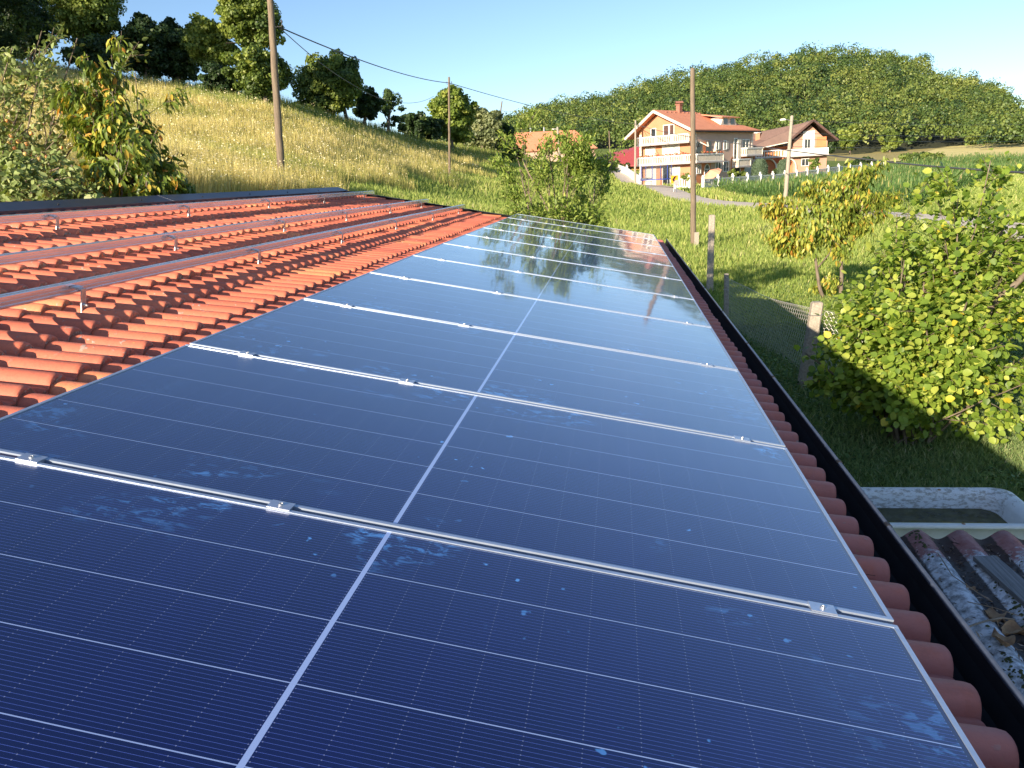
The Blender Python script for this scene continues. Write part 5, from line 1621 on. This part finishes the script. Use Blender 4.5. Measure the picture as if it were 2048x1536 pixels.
for i, (px, py, d, box, mk, lab, nc, ti) in enumerate(TL):
    thin = 'airy' in lab
    far = d / 62.0
    crown_tree(px, py, d, box, 'tree' if 'bush' not in lab and 'shrub' not in lab else 'shrub', lab, M['leaf_' + mk], nclump=int(nc * (1.7 if not thin else 1)), per=170 if not thin else 60,
               size=0.21 * far, tint=ti, tv=0.22, trunk_r=0.22, core=0.1, flat=0.95, stretch_y=0.9, cat='bush' if ('bush' in lab or 'shrub' in lab) else 'tree',
               group='trees along the top of the left slope')
# shrubs in the middle distance
SH = [(1045, 330, 105, (1000, 285, 1060, 335), 'mid', 'green bush below the orange hipped roof', 40, .45, .3),
      (1180, 345, 125, (1150, 305, 1215, 352), 'dark', 'dark garden bush in front of the red roof', 36, .4, .3),
      (1232, 352, 130, (1205, 322, 1262, 350), 'mid', 'hedge bush behind the white garden wall', 36, .4, .3),
      (1820, 332, 165, (1805, 304, 1887, 336), 'mid', 'big round bush standing alone at the edge of the hay field', 70, .35, .45),
      (1745, 340, 150, (1690, 312, 1752, 345), 'dark', 'dark shrubs behind the end of the white fence', 36, .3, .35),
      (1463, 352, 103, (1454, 338, 1478, 360), 'mid', 'small garden shrub beside the peach umbrella', 16, .5, .2),
      (1486, 352, 104, (1478, 340, 1496, 358), 'mid', 'small yellow green garden shrub left of the first clipped conifer', 14, .6, .2),
      (1630, 340, 120, (1616, 312, 1642, 345), 'mid', 'feathery bush in front of the right end of the brown roofed house', 24, .45, .25),
      (1549, 345, 118, (1542, 334, 1560, 352), 'dark', 'dark low shrub between the two clipped conifers', 14, .5, .2),
      (1385, 352, 92, (1362, 346, 1384, 362), 'mid', 'small bright shrub next to the road sign', 12, .65, .2)]
for (px, py, d, box, mk, lab, nc, ti, sz) in SH:
    crown_tree(px, py, d, box, 'shrub', lab, M['leaf_' + mk], 'bush', nclump=nc, per=90, size=sz, tint=ti, trunk_r=0.06, core=0.1, flat=1.0)
M['conifer'] = leaf_mat('leaf_conifer', [(0, (0.05, 0.085, 0.05)), (1, (0.13, 0.19, 0.11))], 0.1)
for (px, d, x0, x1, y0, y1, lab) in ((1519, 112, 1505, 1533, 321, 352, 'left of the two clipped columnar conifers before the brown roofed house'), (1566, 114, 1555, 1576, 322, 350, 'right of the two clipped columnar conifers, next to the lamp pole')):
    g = ground(px, 350, d); top = at(px, y0, d); w_ = (x1 - x0) / 2 / FPX * d
    n = 5000
    th = rng.uniform(0, 2 * math.pi, n); q = rng.uniform(0, 1, n) ** 0.8
    prof = w_ * np.clip(1.08 - np.abs(q - 0.45) ** 2.6 * 3.2, 0.25, 1)
    C = np.stack([g[0] + prof * np.cos(th), g[1] + prof * np.sin(th), g[2] + (top[2] - g[2]) * q], 1) + rng.normal(0, .03, (n, 3))
    Nn = unit(np.stack([np.cos(th), np.sin(th), 0.5 * (q - .3)], 1) + rng.normal(0, .35, (n, 3)))
    A = unit(UPV + rng.normal(0, .4, (n, 3)))
    t = empty('clipped_conifer', tuple(g), label=lab, cat='conifer', group='clipped conifers in the garden')
    b = MB(); b.tube([g, g + (top - g) * [0, 0, .8]], .1, 6); b.build('trunk', M['bark'], t, world=True)
    b = MB(); b.lathe(tuple(g), [(w_ * .5, .1), (w_ * .82, (top[2] - g[2]) * .4), (w_ * .6, (top[2] - g[2]) * .85), (.05, (top[2] - g[2]) * .97)], 12)
    C2 = C
    link('crown', leaf_mesh('crown', C, A, Nn, np.full(n, .28), np.full(n, .12), 'rhomb', rng.random(n), M['conifer']), t, world=True)

# ------------------------------------------------------------------ wooded hills
def wood(silh, d0, d1, step, csize, zb_fn, name, lab, rise=1.0, tree_r=5.0, cards=260, wx=None):
    sx = np.array([s[0] for s in silh], float); sy = np.array([s[1] for s in silh], float)
    def surf(px, t):
        """ground of the hill: t 0 foot, 1 crest, beyond falls away"""
        d = d0 + (d1 - d0) * t
        yc = np.interp(px, sx, sy)
        p = at(px, 400, d); p0 = at(px, 400, d0)
        zb = zb_fn(p0[0], p0[1])
        e0 = (zb - 3.4) / d0
        e1 = max((at(px, yc, d1)[2] - tree_r * 2.7 - 3.4) / d1, e0 * .8)
        s = 1 - (1 - min(t, 1.0)) ** 1.5
        z = 3.4 + (e0 + (e1 - e0) * s) * d
        if t > 1: z -= (t - 1) * 130
        return np.array([p[0], p[1], z])
    pxs = np.arange(sx[0], sx[-1] + 1, 12.0); tss = np.linspace(0, 1.3, 34)
    V = np.array([surf(p, t) - (0 if t > 0 else np.array([0, 0, 2.5])) for t in tss for p in pxs])
    nx, ny = len(pxs), len(tss)
    I = (np.arange(ny - 1)[:, None] * nx + np.arange(nx - 1)[None]).ravel()
    F = np.stack([I, I + 1, I + nx + 1, I + nx], 1)
    tag(link('hill', fast_mesh('hill', V, F.ravel(), np.full(len(F), 4), M['forest_floor'], True)), kind='structure')
    pos = []
    t = 0.0
    while t < 1.14:
        d = d0 + (d1 - d0) * t
        dp = step * FPX / d
        for p in np.arange(sx[0] + rng.uniform(0, dp), sx[-1], dp):
            pos.append(surf(p + rng.normal(0, dp * .25), max(0, t + rng.normal(0, .012))))
        t += step * 0.62 / (d1 - d0)
    pos = np.array(pos); n = len(pos)
    rr = tree_r * rng.uniform(0.6, 1.4, n); hh = rr * rng.uniform(0.95, 1.5, n)
    ct = np.clip(rng.normal(0.45, 0.30, n) + 0.12 * np.sin(pos[:, 0] * .045) * np.sin(pos[:, 1] * .03), 0, 1)
    # sub clumps on each dome
    k = 9
    q = rdir(n * k); q[:, 2] = np.abs(q[:, 2]) * 1.1 - 0.25; q = unit(q)
    cc = np.repeat(pos, k, 0) + q * np.repeat(rr, k)[:, None] * np.array([.78, .78, 0]) + np.stack([np.zeros(n * k), np.zeros(n * k), np.repeat(hh, k) * (0.55 + .62 * q[:, 2])], 1)
    crad = np.repeat(rr, k) * rng.uniform(.36, .60, n * k)
    tt = np.clip(np.repeat(ct, k) + rng.normal(0, .06, n * k), 0, 1)
    per = cards // k
    u = rdir(n * k * per); u[:, 2] = np.where(u[:, 2] < -.3, -u[:, 2], u[:, 2])
    C = np.repeat(cc, per, 0) + u * np.repeat(crad, per)[:, None] * rng.uniform(.75, 1.08, (len(u), 1))
    Nn = unit(u + rng.normal(0, .22, u.shape)); A = unit(np.cross(Nn, rdir(len(u))))
    L = csize * rng.uniform(.6, 1.3, len(u))
    T = np.clip(np.repeat(tt, per) + rng.normal(0, .05, len(u)), 0, 1)
    o = link(name, leaf_mesh(name, C, A, Nn, L, L * .9, 'card', T, M['leaf_forest']))
    tag(o, lab, 'forest', kind='stuff')
M['forest_floor'] = pm('forest_floor', (0.015, 0.02, 0.008), (0.03, 0.035, 0.012), 1, 1.0)
silh = [(860, 262), (930, 255), (985, 240), (1000, 226), (1040, 212), (1071, 199), (1127, 189), (1195, 176), (1256, 163), (1293, 150), (1340, 138), (1381, 131), (1452, 120), (1500, 111), (1560, 101), (1607, 91), (1687, 92), (1768, 96), (1821, 106), (1875, 128), (1901, 137), (1941, 140), (1990, 150), (2016, 168), (2035, 196), (2080, 235), (2140, 262), (2220, 280)]
def zb1(x, y): return z1(x, y) + .3
silh = [(a - (34 if a > 1860 else 0), b) for a, b in silh]
wood(silh, 255, 440, 9.0, 0.72, zb1, 'woodland', 'broadleaf wood covering the big hill behind the houses')
silh2 = [(1950, 296), (1975, 276), (2005, 250), (2030, 226), (2065, 192), (2110, 165), (2180, 135), (2280, 110)]
wood(silh2, 215, 265, 7.0, 0.65, zb1, 'woodland', 'nearer dark wood entering at the right edge above the hay field', tree_r=4.2)
# rows of separate trees along the foot of the hill
ft = [(1700, 306, 235, 48, 'leaf_mid', .7, 'bright green tree at the foot of the wooded hill right of the brown roof'), (1655, 312, 225, 40, 'leaf_dark', .5, 'dark tree right behind the gable of the brown roofed house'),
      (1600, 318, 230, 44, 'leaf_mid', .35, 'tree showing above the brown roof beside the lamp'), (1780, 302, 240, 40, 'leaf_mid', .5, 'rounded tree where the hay field meets the wood')]
for (px, py, d, hpx, mk, ti, lab) in ft:
    crown_tree(px, py, d, (px - hpx * .5, py - hpx * 1.15, px + hpx * .5, py - 2), 'tree', lab, M[mk], nclump=50, per=80, size=.8, tint=ti, trunk_r=.3, core=.1, flat=1.0)

# ------------------------------------------------------------------ small willow beyond the array
def bushy(base, stems, lab, name, cat, leafmat, depth, per, spr, shape, L, wr, droop, split, sprd, shrink, bend=.22, upb=0.0, tintf=None, seg=5, bark='bark'):
    t = empty(name, tuple(base), label=lab, cat=cat)
    outs, tips = [], []
    for (b_, tgt, r) in stems:
        b_ = np.array(b_, float); v = np.array(tgt, float) - b_
        o, tp = grow(b_, v, np.linalg.norm(v), r, depth, bend, 0.0, split, sprd, shrink, seg, upb=upb)
        outs += o; tips += tp
    limbs('trunk', [o for o in outs if o[2] >= depth], M[bark], t, 9, 0, 9)
    limbs('branches', [o for o in outs if o[2] < depth], M[bark], t, 9, 0, 5)
    C, D = tip_leaves(tips, per, spr)
    n = len(C)
    out = unit(C - np.mean(C, 0))
    A = unit(D * 0.5 + rng.normal(0, 0.6, (n, 3)) + out * 0.35 - UPV * droop)
    Nn = unit(UPV * (0.8 if droop < 1.5 else 0.3) + rng.normal(0, 0.5, (n, 3)) + out * (0.4 if droop < 1.5 else 1.0))
    LL = rng.uniform(L[0], L[1], n)
    T = np.clip(rng.normal(0.45, 0.2, n), 0, 1) if tintf is None else tintf(C, n)
    link('crown', leaf_mesh('crown', C, A, Nn, LL, LL * wr, shape, T, leafmat), t, world=True)
    return t, C, tips
M['leaf_willow'] = leaf_mat('leaf_willow', [(0, (.09, .15, .03)), (.5, (.23, .32, .06)), (1, (.44, .47, .12))], .35)
g = ground(1105, 600, 15.3)
stems = []
for (px, py, dd) in ((1050, 320, 0), (1100, 315, .3), (1150, 320, -.3), (1180, 330, .2), (1030, 370, -.2), (1190, 385, .3), (1130, 350, -.7), (1080, 360, .7), (1200, 390, 0), (1035, 420, 0), (1120, 410, -.6), (1190, 430, -.3), (1060, 450, -.5), (1150, 460, .3)):
    stems.append((g + rng.normal(0, .08, 3) * [1, 1, 0], at(px, py - 50 * (py < 400), 15.3 + dd) * .94 + g * .06, .024))
bushy(g, stems, 'small bushy willow growing just past the far end of the solar panels', 'willow_tree', 'tree', M['leaf_willow'], 3, 22, .07, 'long', (.06, .11), 1.0, -.1, (3, 4), .6, .34, bend=.2, upb=.06)

# hazel bush on the right
g = np.array([3.5, 9.75, 0.0]); g[2] = z1(g[0], g[1])
stems = [(g, at(1868, 800, 9.6), .085)]
hz = [(1650, 640, 9.6), (1690, 590, 9.9), (1735, 520, 9.7), (1780, 430, 9.8), (1840, 470, 9.2), (1820, 350, 10), (1880, 420, 9.9), (1930, 330, 9.9), (1960, 420, 9.2), (2010, 480, 9.6), (2060, 420, 10),
      (1720, 700, 9.1), (1790, 640, 8.9), (1870, 600, 8.8), (1950, 580, 8.8), (2040, 600, 9.0), (2090, 700, 9.2), (1990, 720, 8.9), (1910, 700, 8.9), (1830, 720, 9.0), (2100, 520, 9.8), (1760, 600, 10.4), (2120, 640, 10),
      (1660, 700, 9.9), (2080, 370, 10.2), (1850, 640, 10.3), (1960, 640, 10.4), (1700, 660, 10.2), (2000, 540, 10.4), (1890, 520, 9.1), (1800, 540, 9.2), (2050, 520, 9.0)]
hz += [(1935, 240, 9.9), (2020, 330, 9.9), (1880, 420, 9.9)]
hz = [(a, (b if b > 520 else 520 - (520 - b) * .82), c) for a, b, c in hz]
for (px, py, d) in hz:
    if px < 1800: px += (1800 - px) * .12
    q = g + np.array([rng.normal(0, .16), rng.normal(0, .16), 0.0])
    stems.append((q, at(px, py, d) * .93 + q * .07, rng.uniform(.012, .026)))
def hz_t(C, n):
    t = np.clip(rng.normal(.50, .27, n), 0, .93); t[rng.random(n) < .012] = 1.0
    return t
_, Ch, _ = bushy(g, stems, 'large multi stemmed hazel bush with round bright leaves on the right', 'hazel_bush', 'bush', M['leaf_hazel'], 2, 12, .08, 'round', (.05, .105), .92, .35, (5, 7), .75, .30, .12, tintf=hz_t, seg=8)
b = MB(); b.tube([at(1868, 800, 9.6), at(1905, 730, 9.5), at(1940, 690, 9.4), at(1985, 610, 9.3), at(2040, 560, 9.2), at(2100, 480, 9.2)], [.06, .05, .045, .04, .035, .02], 8)
hb = [o for o in bpy.data.objects if o.name.startswith('hazel_bush')][0]
b.build('leaning_limb', M['bark'], hb, world=True, smooth=True)

# yellowing cherry on the right
g = ground(1648, 600, 20.5)
stems = [(g, at(1610, 440, 20.5), .05), (g + np.array([.45, .1, 0]), at(1690, 470, 20.6), .06)]
for (px, py, d, r) in ((1560, 400, 20.4, .03), (1600, 385, 20.6, .03), (1650, 350, 20.5, .035), (1700, 310, 20.6, .035), (1740, 380, 20.4, .03), (1770, 400, 20.7, .03), (1680, 420, 20.2, .03), (1550, 470, 20.5, .025), (1735, 320, 20.7, .03), (1720, 440, 20.3, .03), (1590, 480, 20.6, .025)):
    s = at(1600, 500, 20.5) if px < 1640 else at(1688, 480, 20.6)
    stems.append((s, at(px, py, d) * .9 + s * .1, r))
def ch_t(C, n):
    t = np.clip(rng.normal(.44, .15, n), 0, 1)
    px = np.interp(C[:, 0] / C[:, 1], [at(1540, 450, 20)[0] / at(1540, 450, 20)[1], at(1780, 450, 20)[0] / at(1780, 450, 20)[1]], [1, 0])
    return np.clip(t + .24 * px * rng.random(n) + np.where(rng.random(n) < .10, .3, 0), 0, 1)
bushy(g, stems, 'young cherry tree with yellow and orange drooping leaves left of the hazel bush', 'cherry_tree', 'tree', M['leaf_cherry'], 2, 24, .09, 'long', (.11, .19), 1.05, 2.0, (4, 5), .8, .42, .15, tintf=ch_t)

# cherry and apple trees behind the ridge on the left
g = np.array([*at(235, 395, 9.6)[:2], 0]); g[2] = z1(g[0], g[1])
stems = [(g, at(215, 300, 9.6), .05)]
for (px, py, d, r) in ((150, 230, 9.5, .016), (120, 170, 9.6, .03), (205, 90, 9.6, .03), (250, 160, 9.6, .025), (300, 230, 9.4, .03), (330, 250, 9.7, .03), (330, 330, 9.3, .03), (250, 250, 9.2, .03), (190, 260, 9.9, .03),
                       (270, 330, 9.1, .03), (210, 320, 9.3, .03), (170, 330, 9.6, .03), (300, 290, 10, .03), (240, 220, 10, .03), (212, 80, 9.6, .02), (208, 105, 9.55, .02), (222, 125, 9.6, .02), (218, 150, 9.5, .02), (190, 150, 9.6, .02), (250, 140, 9.6, .02), (240, 175, 9.5, .02), (150, 190, 9.5, .02), (320, 200, 9.5, .02), (350, 350, 9.8, .025), (385, 352, 9.9, .02), (200, 180, 9.4, .025), (140, 300, 9.8, .03)):
    s = g + (at(225, 350, 9.6) - g) * rng.uniform(.5, 1.05)
    stems.append((s, at(px, py, d) * .92 + s * .08, r * .5))
def cl_t(C, n):
    t = np.clip(rng.normal(.26, .15, n), 0, .6)
    t[rng.random(n) < .15] += .5
    return np.clip(t, 0, 1)
bushy(g, stems, 'cherry tree with long drooping leaves, some turned yellow, behind the dark ridge', 'cherry_tree', 'tree', M['leaf_cherry'], 2, 15, .04, 'long', (.08, .14), .95, 1.5, (3, 4), .6, .27, .12, tintf=cl_t)

g = np.array([*at(-60, 420, 10.5)[:2], 0]); g[2] = z1(g[0], g[1])
stems = []
s0 = at(-60, 400, 10.5)
for (px, py, d, r) in ((15, 25, 9.9, .03), (60, 60, 9.8, .03), (150, 20, 9.9, .03), (185, 12, 9.9, .03), (60, 120, 9.8, .02), (125, 95, 9.8, .02), (30, 150, 9.9, .02), (110, 165, 9.7, .02), (190, 175, 9.7, .02), (15, 200, 9.9, .02), (80, 190, 9.8, .02), (20, 60, 10.2, .035), (95, 25, 10.2, .03), (40, 170, 10.3, .03), (115, 110, 10.2, .025), (30, 230, 10.4, .03), (75, 300, 8.6, .03), (140, 350, 8.4, .03), (215, 365, 8.5, .025),
                       (0, 320, 8.6, .03), (100, 375, 8.2, .03), (40, 370, 8.3, .03), (180, 335, 8.7, .025), (290, 392, 8.6, .02), (250, 378, 8.5, .02), (10, 110, 10.3, .03), (330, 400, 8.8, .02), (20, 290, 8.8, .03), (160, 385, 8.2, .02), (75, 235, 9.9, .02), (50, 330, 8.9, .02),
                       (120, 325, 8.7, .02), (60, 395, 8.1, .02), (200, 395, 8.3, .02), (10, 395, 8.3, .02)):
    s_b = g + (s0 - g) * rng.uniform(.5, 1.0) + rng.normal(0, .15, 3)
    if d < 9.5: s_b = at(-40, 400, d + .6)
    stems.append((s_b, at(px, py, d) * .93 + s_b * .07, r * .5))
stems.append((g, s0, .09))
ta, Ca, tips = bushy(g, stems, 'apple tree with small red apples reaching in at the left edge', 'apple_tree', 'tree', M['leaf_apple'], 2, 11, .04, 'round', (.05, .09), .62, .15, (3, 4), .55, .22, .12)
k = 0
for tp in tips:
    if k >= 46: break
    p = np.array(tp[-1])
    c = W @ (p - CAM); px, py = 1024 + FPX * c[0] / c[2], 768 + FPX * c[1] / c[2]
    if 0 < px < 380 and 230 < py < 400 and rng.random() < .5:
        b = MB(); r = rng.uniform(.022, .032)
        b.lathe((p[0], p[1], p[2] - .05), [(r * .2, -r), (r * .75, -r * .8), (r, -.1 * r), (r * .9, .55 * r), (r * .45, r * .85), (r * .1, r * .7)], 10)
        b.build('apple', M['apple_skin'], ta, world=True, smooth=True)
        k += 1

# ------------------------------------------------------------------ corn
def corn_material():
    return leaf_mat('corn_leaf', [(0, (.05, .11, .03)), (.5, (.11, .20, .055)), (.85, (.20, .29, .09)), (1, (.42, .38, .15))], .3)
M['corn'] = corn_material()
xa, ya = _cornpoly[:, 0], _cornpoly[:, 1]
u_ = np.array([math.cos(.45), math.sin(.45)]); v_ = np.array([-u_[1], u_[0]])
S, R = np.meshgrid(np.arange(-60, 160, .42), np.arange(0, 240, .85))
S = S.ravel() + rng.normal(0, .06, S.size); R = R.ravel() + rng.normal(0, .05, R.size)
P = S[:, None] * u_ + R[:, None] * v_
ok = inpoly(P[:, 0], P[:, 1], _cornpoly) & (road_dist(P[:, 0], P[:, 1]) > 2.6)
P = P[ok]
dd = np.hypot(P[:, 0], P[:, 1])
keep = rng.random(len(P)) < np.clip(95 / dd, .15, 1) ** 1.3
P = P[keep]
if len(P) > 16000: P = P[rng.permutation(len(P))[:16000]]
n = len(P); Z = zt(P[:, 0], P[:, 1]); H = rng.uniform(.95, 1.35, n)
k = 9
base = np.repeat(np.c_[P, Z], k, 0); hh = np.repeat(H, k); q = rng.uniform(.05, .9, n * k)
C = base + np.c_[np.zeros(n * k), np.zeros(n * k), hh * q]
th = rng.uniform(0, 2 * math.pi, n * k)
A = unit(np.c_[np.cos(th), np.sin(th), rng.uniform(.3, 1.5, n * k)])
Nn = unit(np.c_[-np.cos(th) * .8, -np.sin(th) * .8, np.ones(n * k)])
T = np.clip(rng.normal(.45, .2, n * k), 0, .95)
top = q > .80; A[top] = unit(A[top] + UPV * 3); T[top & (rng.random(n * k) < .10)] = 1.0
tag(link('corn', leaf_mesh('corn', C, A, Nn, rng.uniform(.35, .62, n * k), np.full(n * k, .09), 'blade', T, M['corn'])), 'field of tall green corn between the road and the white fence', 'corn', kind='stuff')

# ------------------------------------------------------------------ grasses
M['grass'] = leaf_mat('grass_blade', [(0, (.08, .14, .03)), (.45, (.24, .33, .07)), (.8, (.45, .49, .14)), (.93, (.60, .55, .24)), (1, (.70, .62, .34))], .35, .6)
M['meadow'] = leaf_mat('meadow_grass', [(0, (.17, .24, .05)), (.3, (.40, .42, .11)), (.65, (.64, .55, .20)), (.9, (.76, .66, .31)), (1, (.86, .81, .56))], .3, .7, tcol=(1.2, 1.05, .7))
M['lawn'] = leaf_mat('lawn_blade', [(0, (.10, .17, .06)), (.5, (.23, .31, .11)), (.8, (.40, .42, .20)), (1, (.60, .53, .38))], .3, .6)
M['weeds'] = leaf_mat('weed_leaf', [(0, (.05, .11, .035)), (.5, (.11, .20, .06)), (1, (.24, .33, .12))], .3, .5)
def blades(P, h, w, lean, tint, mat, name, lab, cat, shape='blade'):
    n = len(P)
    th = rng.uniform(0, 2 * math.pi, n)
    A = unit(np.c_[np.cos(th) * lean, np.sin(th) * lean, np.ones(n)])
    ph = rng.uniform(0, 2 * math.pi, n)
    Nn = unit(np.c_[np.cos(ph), np.sin(ph), np.zeros(n)] + rng.normal(0, .1, (n, 3)))
    return tag(link(name, leaf_mesh(name, P, A, Nn, h, w, shape, tint, mat)), lab, cat, kind='stuff')
# green field seen on the right and in the middle, evenly dense in what one can see
N = 330000
PX = rng.uniform(700, 2120, N); PY = 330 + 330 * rng.random(N) ** 1.15
P, hit = ray_ground(PX, PY, 6, 150)
d = np.hypot(P[:, 0], P[:, 1])
ok = hit & ~is_meadow(P[:, 0], P[:, 1]) & (road_dist(P[:, 0], P[:, 1]) > 1.9) & ~inpoly(P[:, 0], P[:, 1], _cornpoly) & (d > 13)
P = P[ok]; d = d[ok]; n = len(P)
pat = np.sin(P[:, 0] * .21 + 1.3 * np.sin(P[:, 1] * .13)) * np.sin(P[:, 1] * .17 + np.sin(P[:, 0] * .3))
h = rng.uniform(.14, .36, n) * (1 + .25 * pat) * np.clip(d / 30, .8, 1.5)
T = np.clip(rng.normal(.56, .17, n) + .12 * pat, 0, 1)
blades(P, h, .010 + .0011 * d, rng.uniform(.1, .7, n), T, M['grass'], 'field_grass', 'tall fresh green grass of the field between the shed and the road', 'grass')
# yellow flowers in it
# near shaded garden grass and clover
N = 120000
PX = rng.uniform(1380, 2100, N); PY = 520 + 620 * rng.random(N)
P, hit = ray_ground(PX, PY, 4, 30)
d = np.hypot(P[:, 0], P[:, 1]); ok = hit & (d < 26) & ~((P[:, 0] < 0.45)) & ~((P[:, 0] > 1.6) & (P[:, 0] < 3.4) & (P[:, 1] > 6.1) & (P[:, 1] < 6.95))
bare = (np.sin(P[:, 0] * 2.1 + 2 * np.sin(P[:, 1] * .9)) * np.sin(P[:, 1] * 1.6 + P[:, 0]) > .62) & (P[:, 1] < 11)
ok &= ~(bare & (rng.random(N) < .75))
P = P[ok]; d = d[ok]; n = len(P)
blades(P, rng.uniform(.04, .13, n) * np.clip(d / 9, .8, 1.8), .006 + .0006 * d, rng.uniform(.2, 1.3, n), np.clip(rng.normal(.38, .22, n), 0, 1), M['lawn'], 'lawn_grass', 'short trampled garden grass in the shade of the shed', 'grass')
N = 42000
PX = rng.uniform(1380, 2100, N); PY = 540 + 480 * rng.random(N)
P, hit = ray_ground(PX, PY, 4, 30)
d = np.hypot(P[:, 0], P[:, 1])
dens = np.clip(1.1 - np.abs(P[:, 1] - 14) / 8, .15, 1)
ok = hit & (d < 24) & (P[:, 0] > .5) & ~((P[:, 0] > 1.6) & (P[:, 0] < 3.4) & (P[:, 1] > 6.1) & (P[:, 1] < 6.95)) & (rng.random(N) < dens)
P = P[ok]; n = len(P)
P[:, 2] += rng.uniform(.02, .16, n) * np.clip((P[:, 1] - 8) / 6, .3, 1.6)
A = rdir(n) * [1, 1, .3]; Nn = unit(rng.normal(0, .45, (n, 3)) + UPV)
tag(link('weeds', leaf_mesh('weeds', P, A, Nn, rng.uniform(.03, .075, n), rng.uniform(.02, .05, n), 'round', rng.random(n), M['weeds'])), 'low broad leaved weeds and clover along the wire fence', 'weeds', kind='stuff')
# dry meadow on the left slope
N = 420000
PX = rng.uniform(-80, 1040, N); PY = 90 + 330 * rng.random(N)
P, hit = ray_ground(PX, PY, 12, 150)
d = np.hypot(P[:, 0], P[:, 1])
ok = hit & is_meadow(P[:, 0], P[:, 1]) & (d > 13)
P = P[ok]; d = d[ok]; n = len(P)
pat = np.sin(P[:, 0] * .35 + 1.5 * np.sin(P[:, 1] * .2)) * np.sin(P[:, 1] * .25 + np.sin(P[:, 0] * .22))
pat2 = np.sin(P[:, 0] * .9 + 2 * np.sin(P[:, 1] * .6)) * np.sin(P[:, 1] * .8 + 1.7 * np.sin(P[:, 0] * .7))
T = np.clip(rng.normal(.56, .17, n) + .14 * pat2 - .30 * np.clip(pat * 3 - .6, 0, 1), 0, .95)
# tree shade on the upper strip, painted in as greener grass
_e, _h = ray_ground(np.array([-60., 30, 300, 540, 700, 900]), np.array([150., 152, 184, 232, 275, 315]), 12, 150)
_ea, _er = _e[:, 0] / _e[:, 1], np.hypot(_e[:, 0], _e[:, 1])
up = np.clip((d - np.interp(P[:, 0] / P[:, 1], _ea, _er) + rng.normal(0, .6, n)) / 2.5, 0, 1)
T = np.clip(T - .40 * up, 0, 1)
low = np.clip((np.interp(P[:, 1], [20, 28, 40, 60], [-9.5, -9, -9.5, -12]) - P[:, 0]) / -4 + 1, 0, 1) * (pat > -.3)
T = np.clip(T - .3 * low * (rng.random(n) < .6), 0, 1)
h = rng.uniform(.45, 1.0, n) * (1 + .22 * pat2)
blades(P, h, .008 + .0007 * d, rng.uniform(.05, .35, n), T, M['meadow'], 'meadow_grass', 'tall dry golden meadow grass on the left slope', 'grass', 'tri')
# seed heads and white umbels
m_ = rng.random(n) < .10
Q = P[m_] + np.c_[rng.normal(0, .05, (m_.sum(), 2)), h[m_] * rng.uniform(.85, 1.15, m_.sum())]
k = len(Q); dq = np.hypot(Q[:, 0], Q[:, 1])
tag(link('meadow_flowers', leaf_mesh('meadow_flowers', Q, rdir(k) * [1, 1, .4], unit(rng.normal(0, .4, (k, 3)) + UPV), .03 + .0010 * dq * rng.uniform(.5, 1.4, k), .03 + .0008 * dq, 'card', np.clip(rng.normal(.97, .08, k), 0, 1), M['meadow'])),
    'pale seed heads and white umbels standing in the meadow', 'wildflowers', kind='stuff')
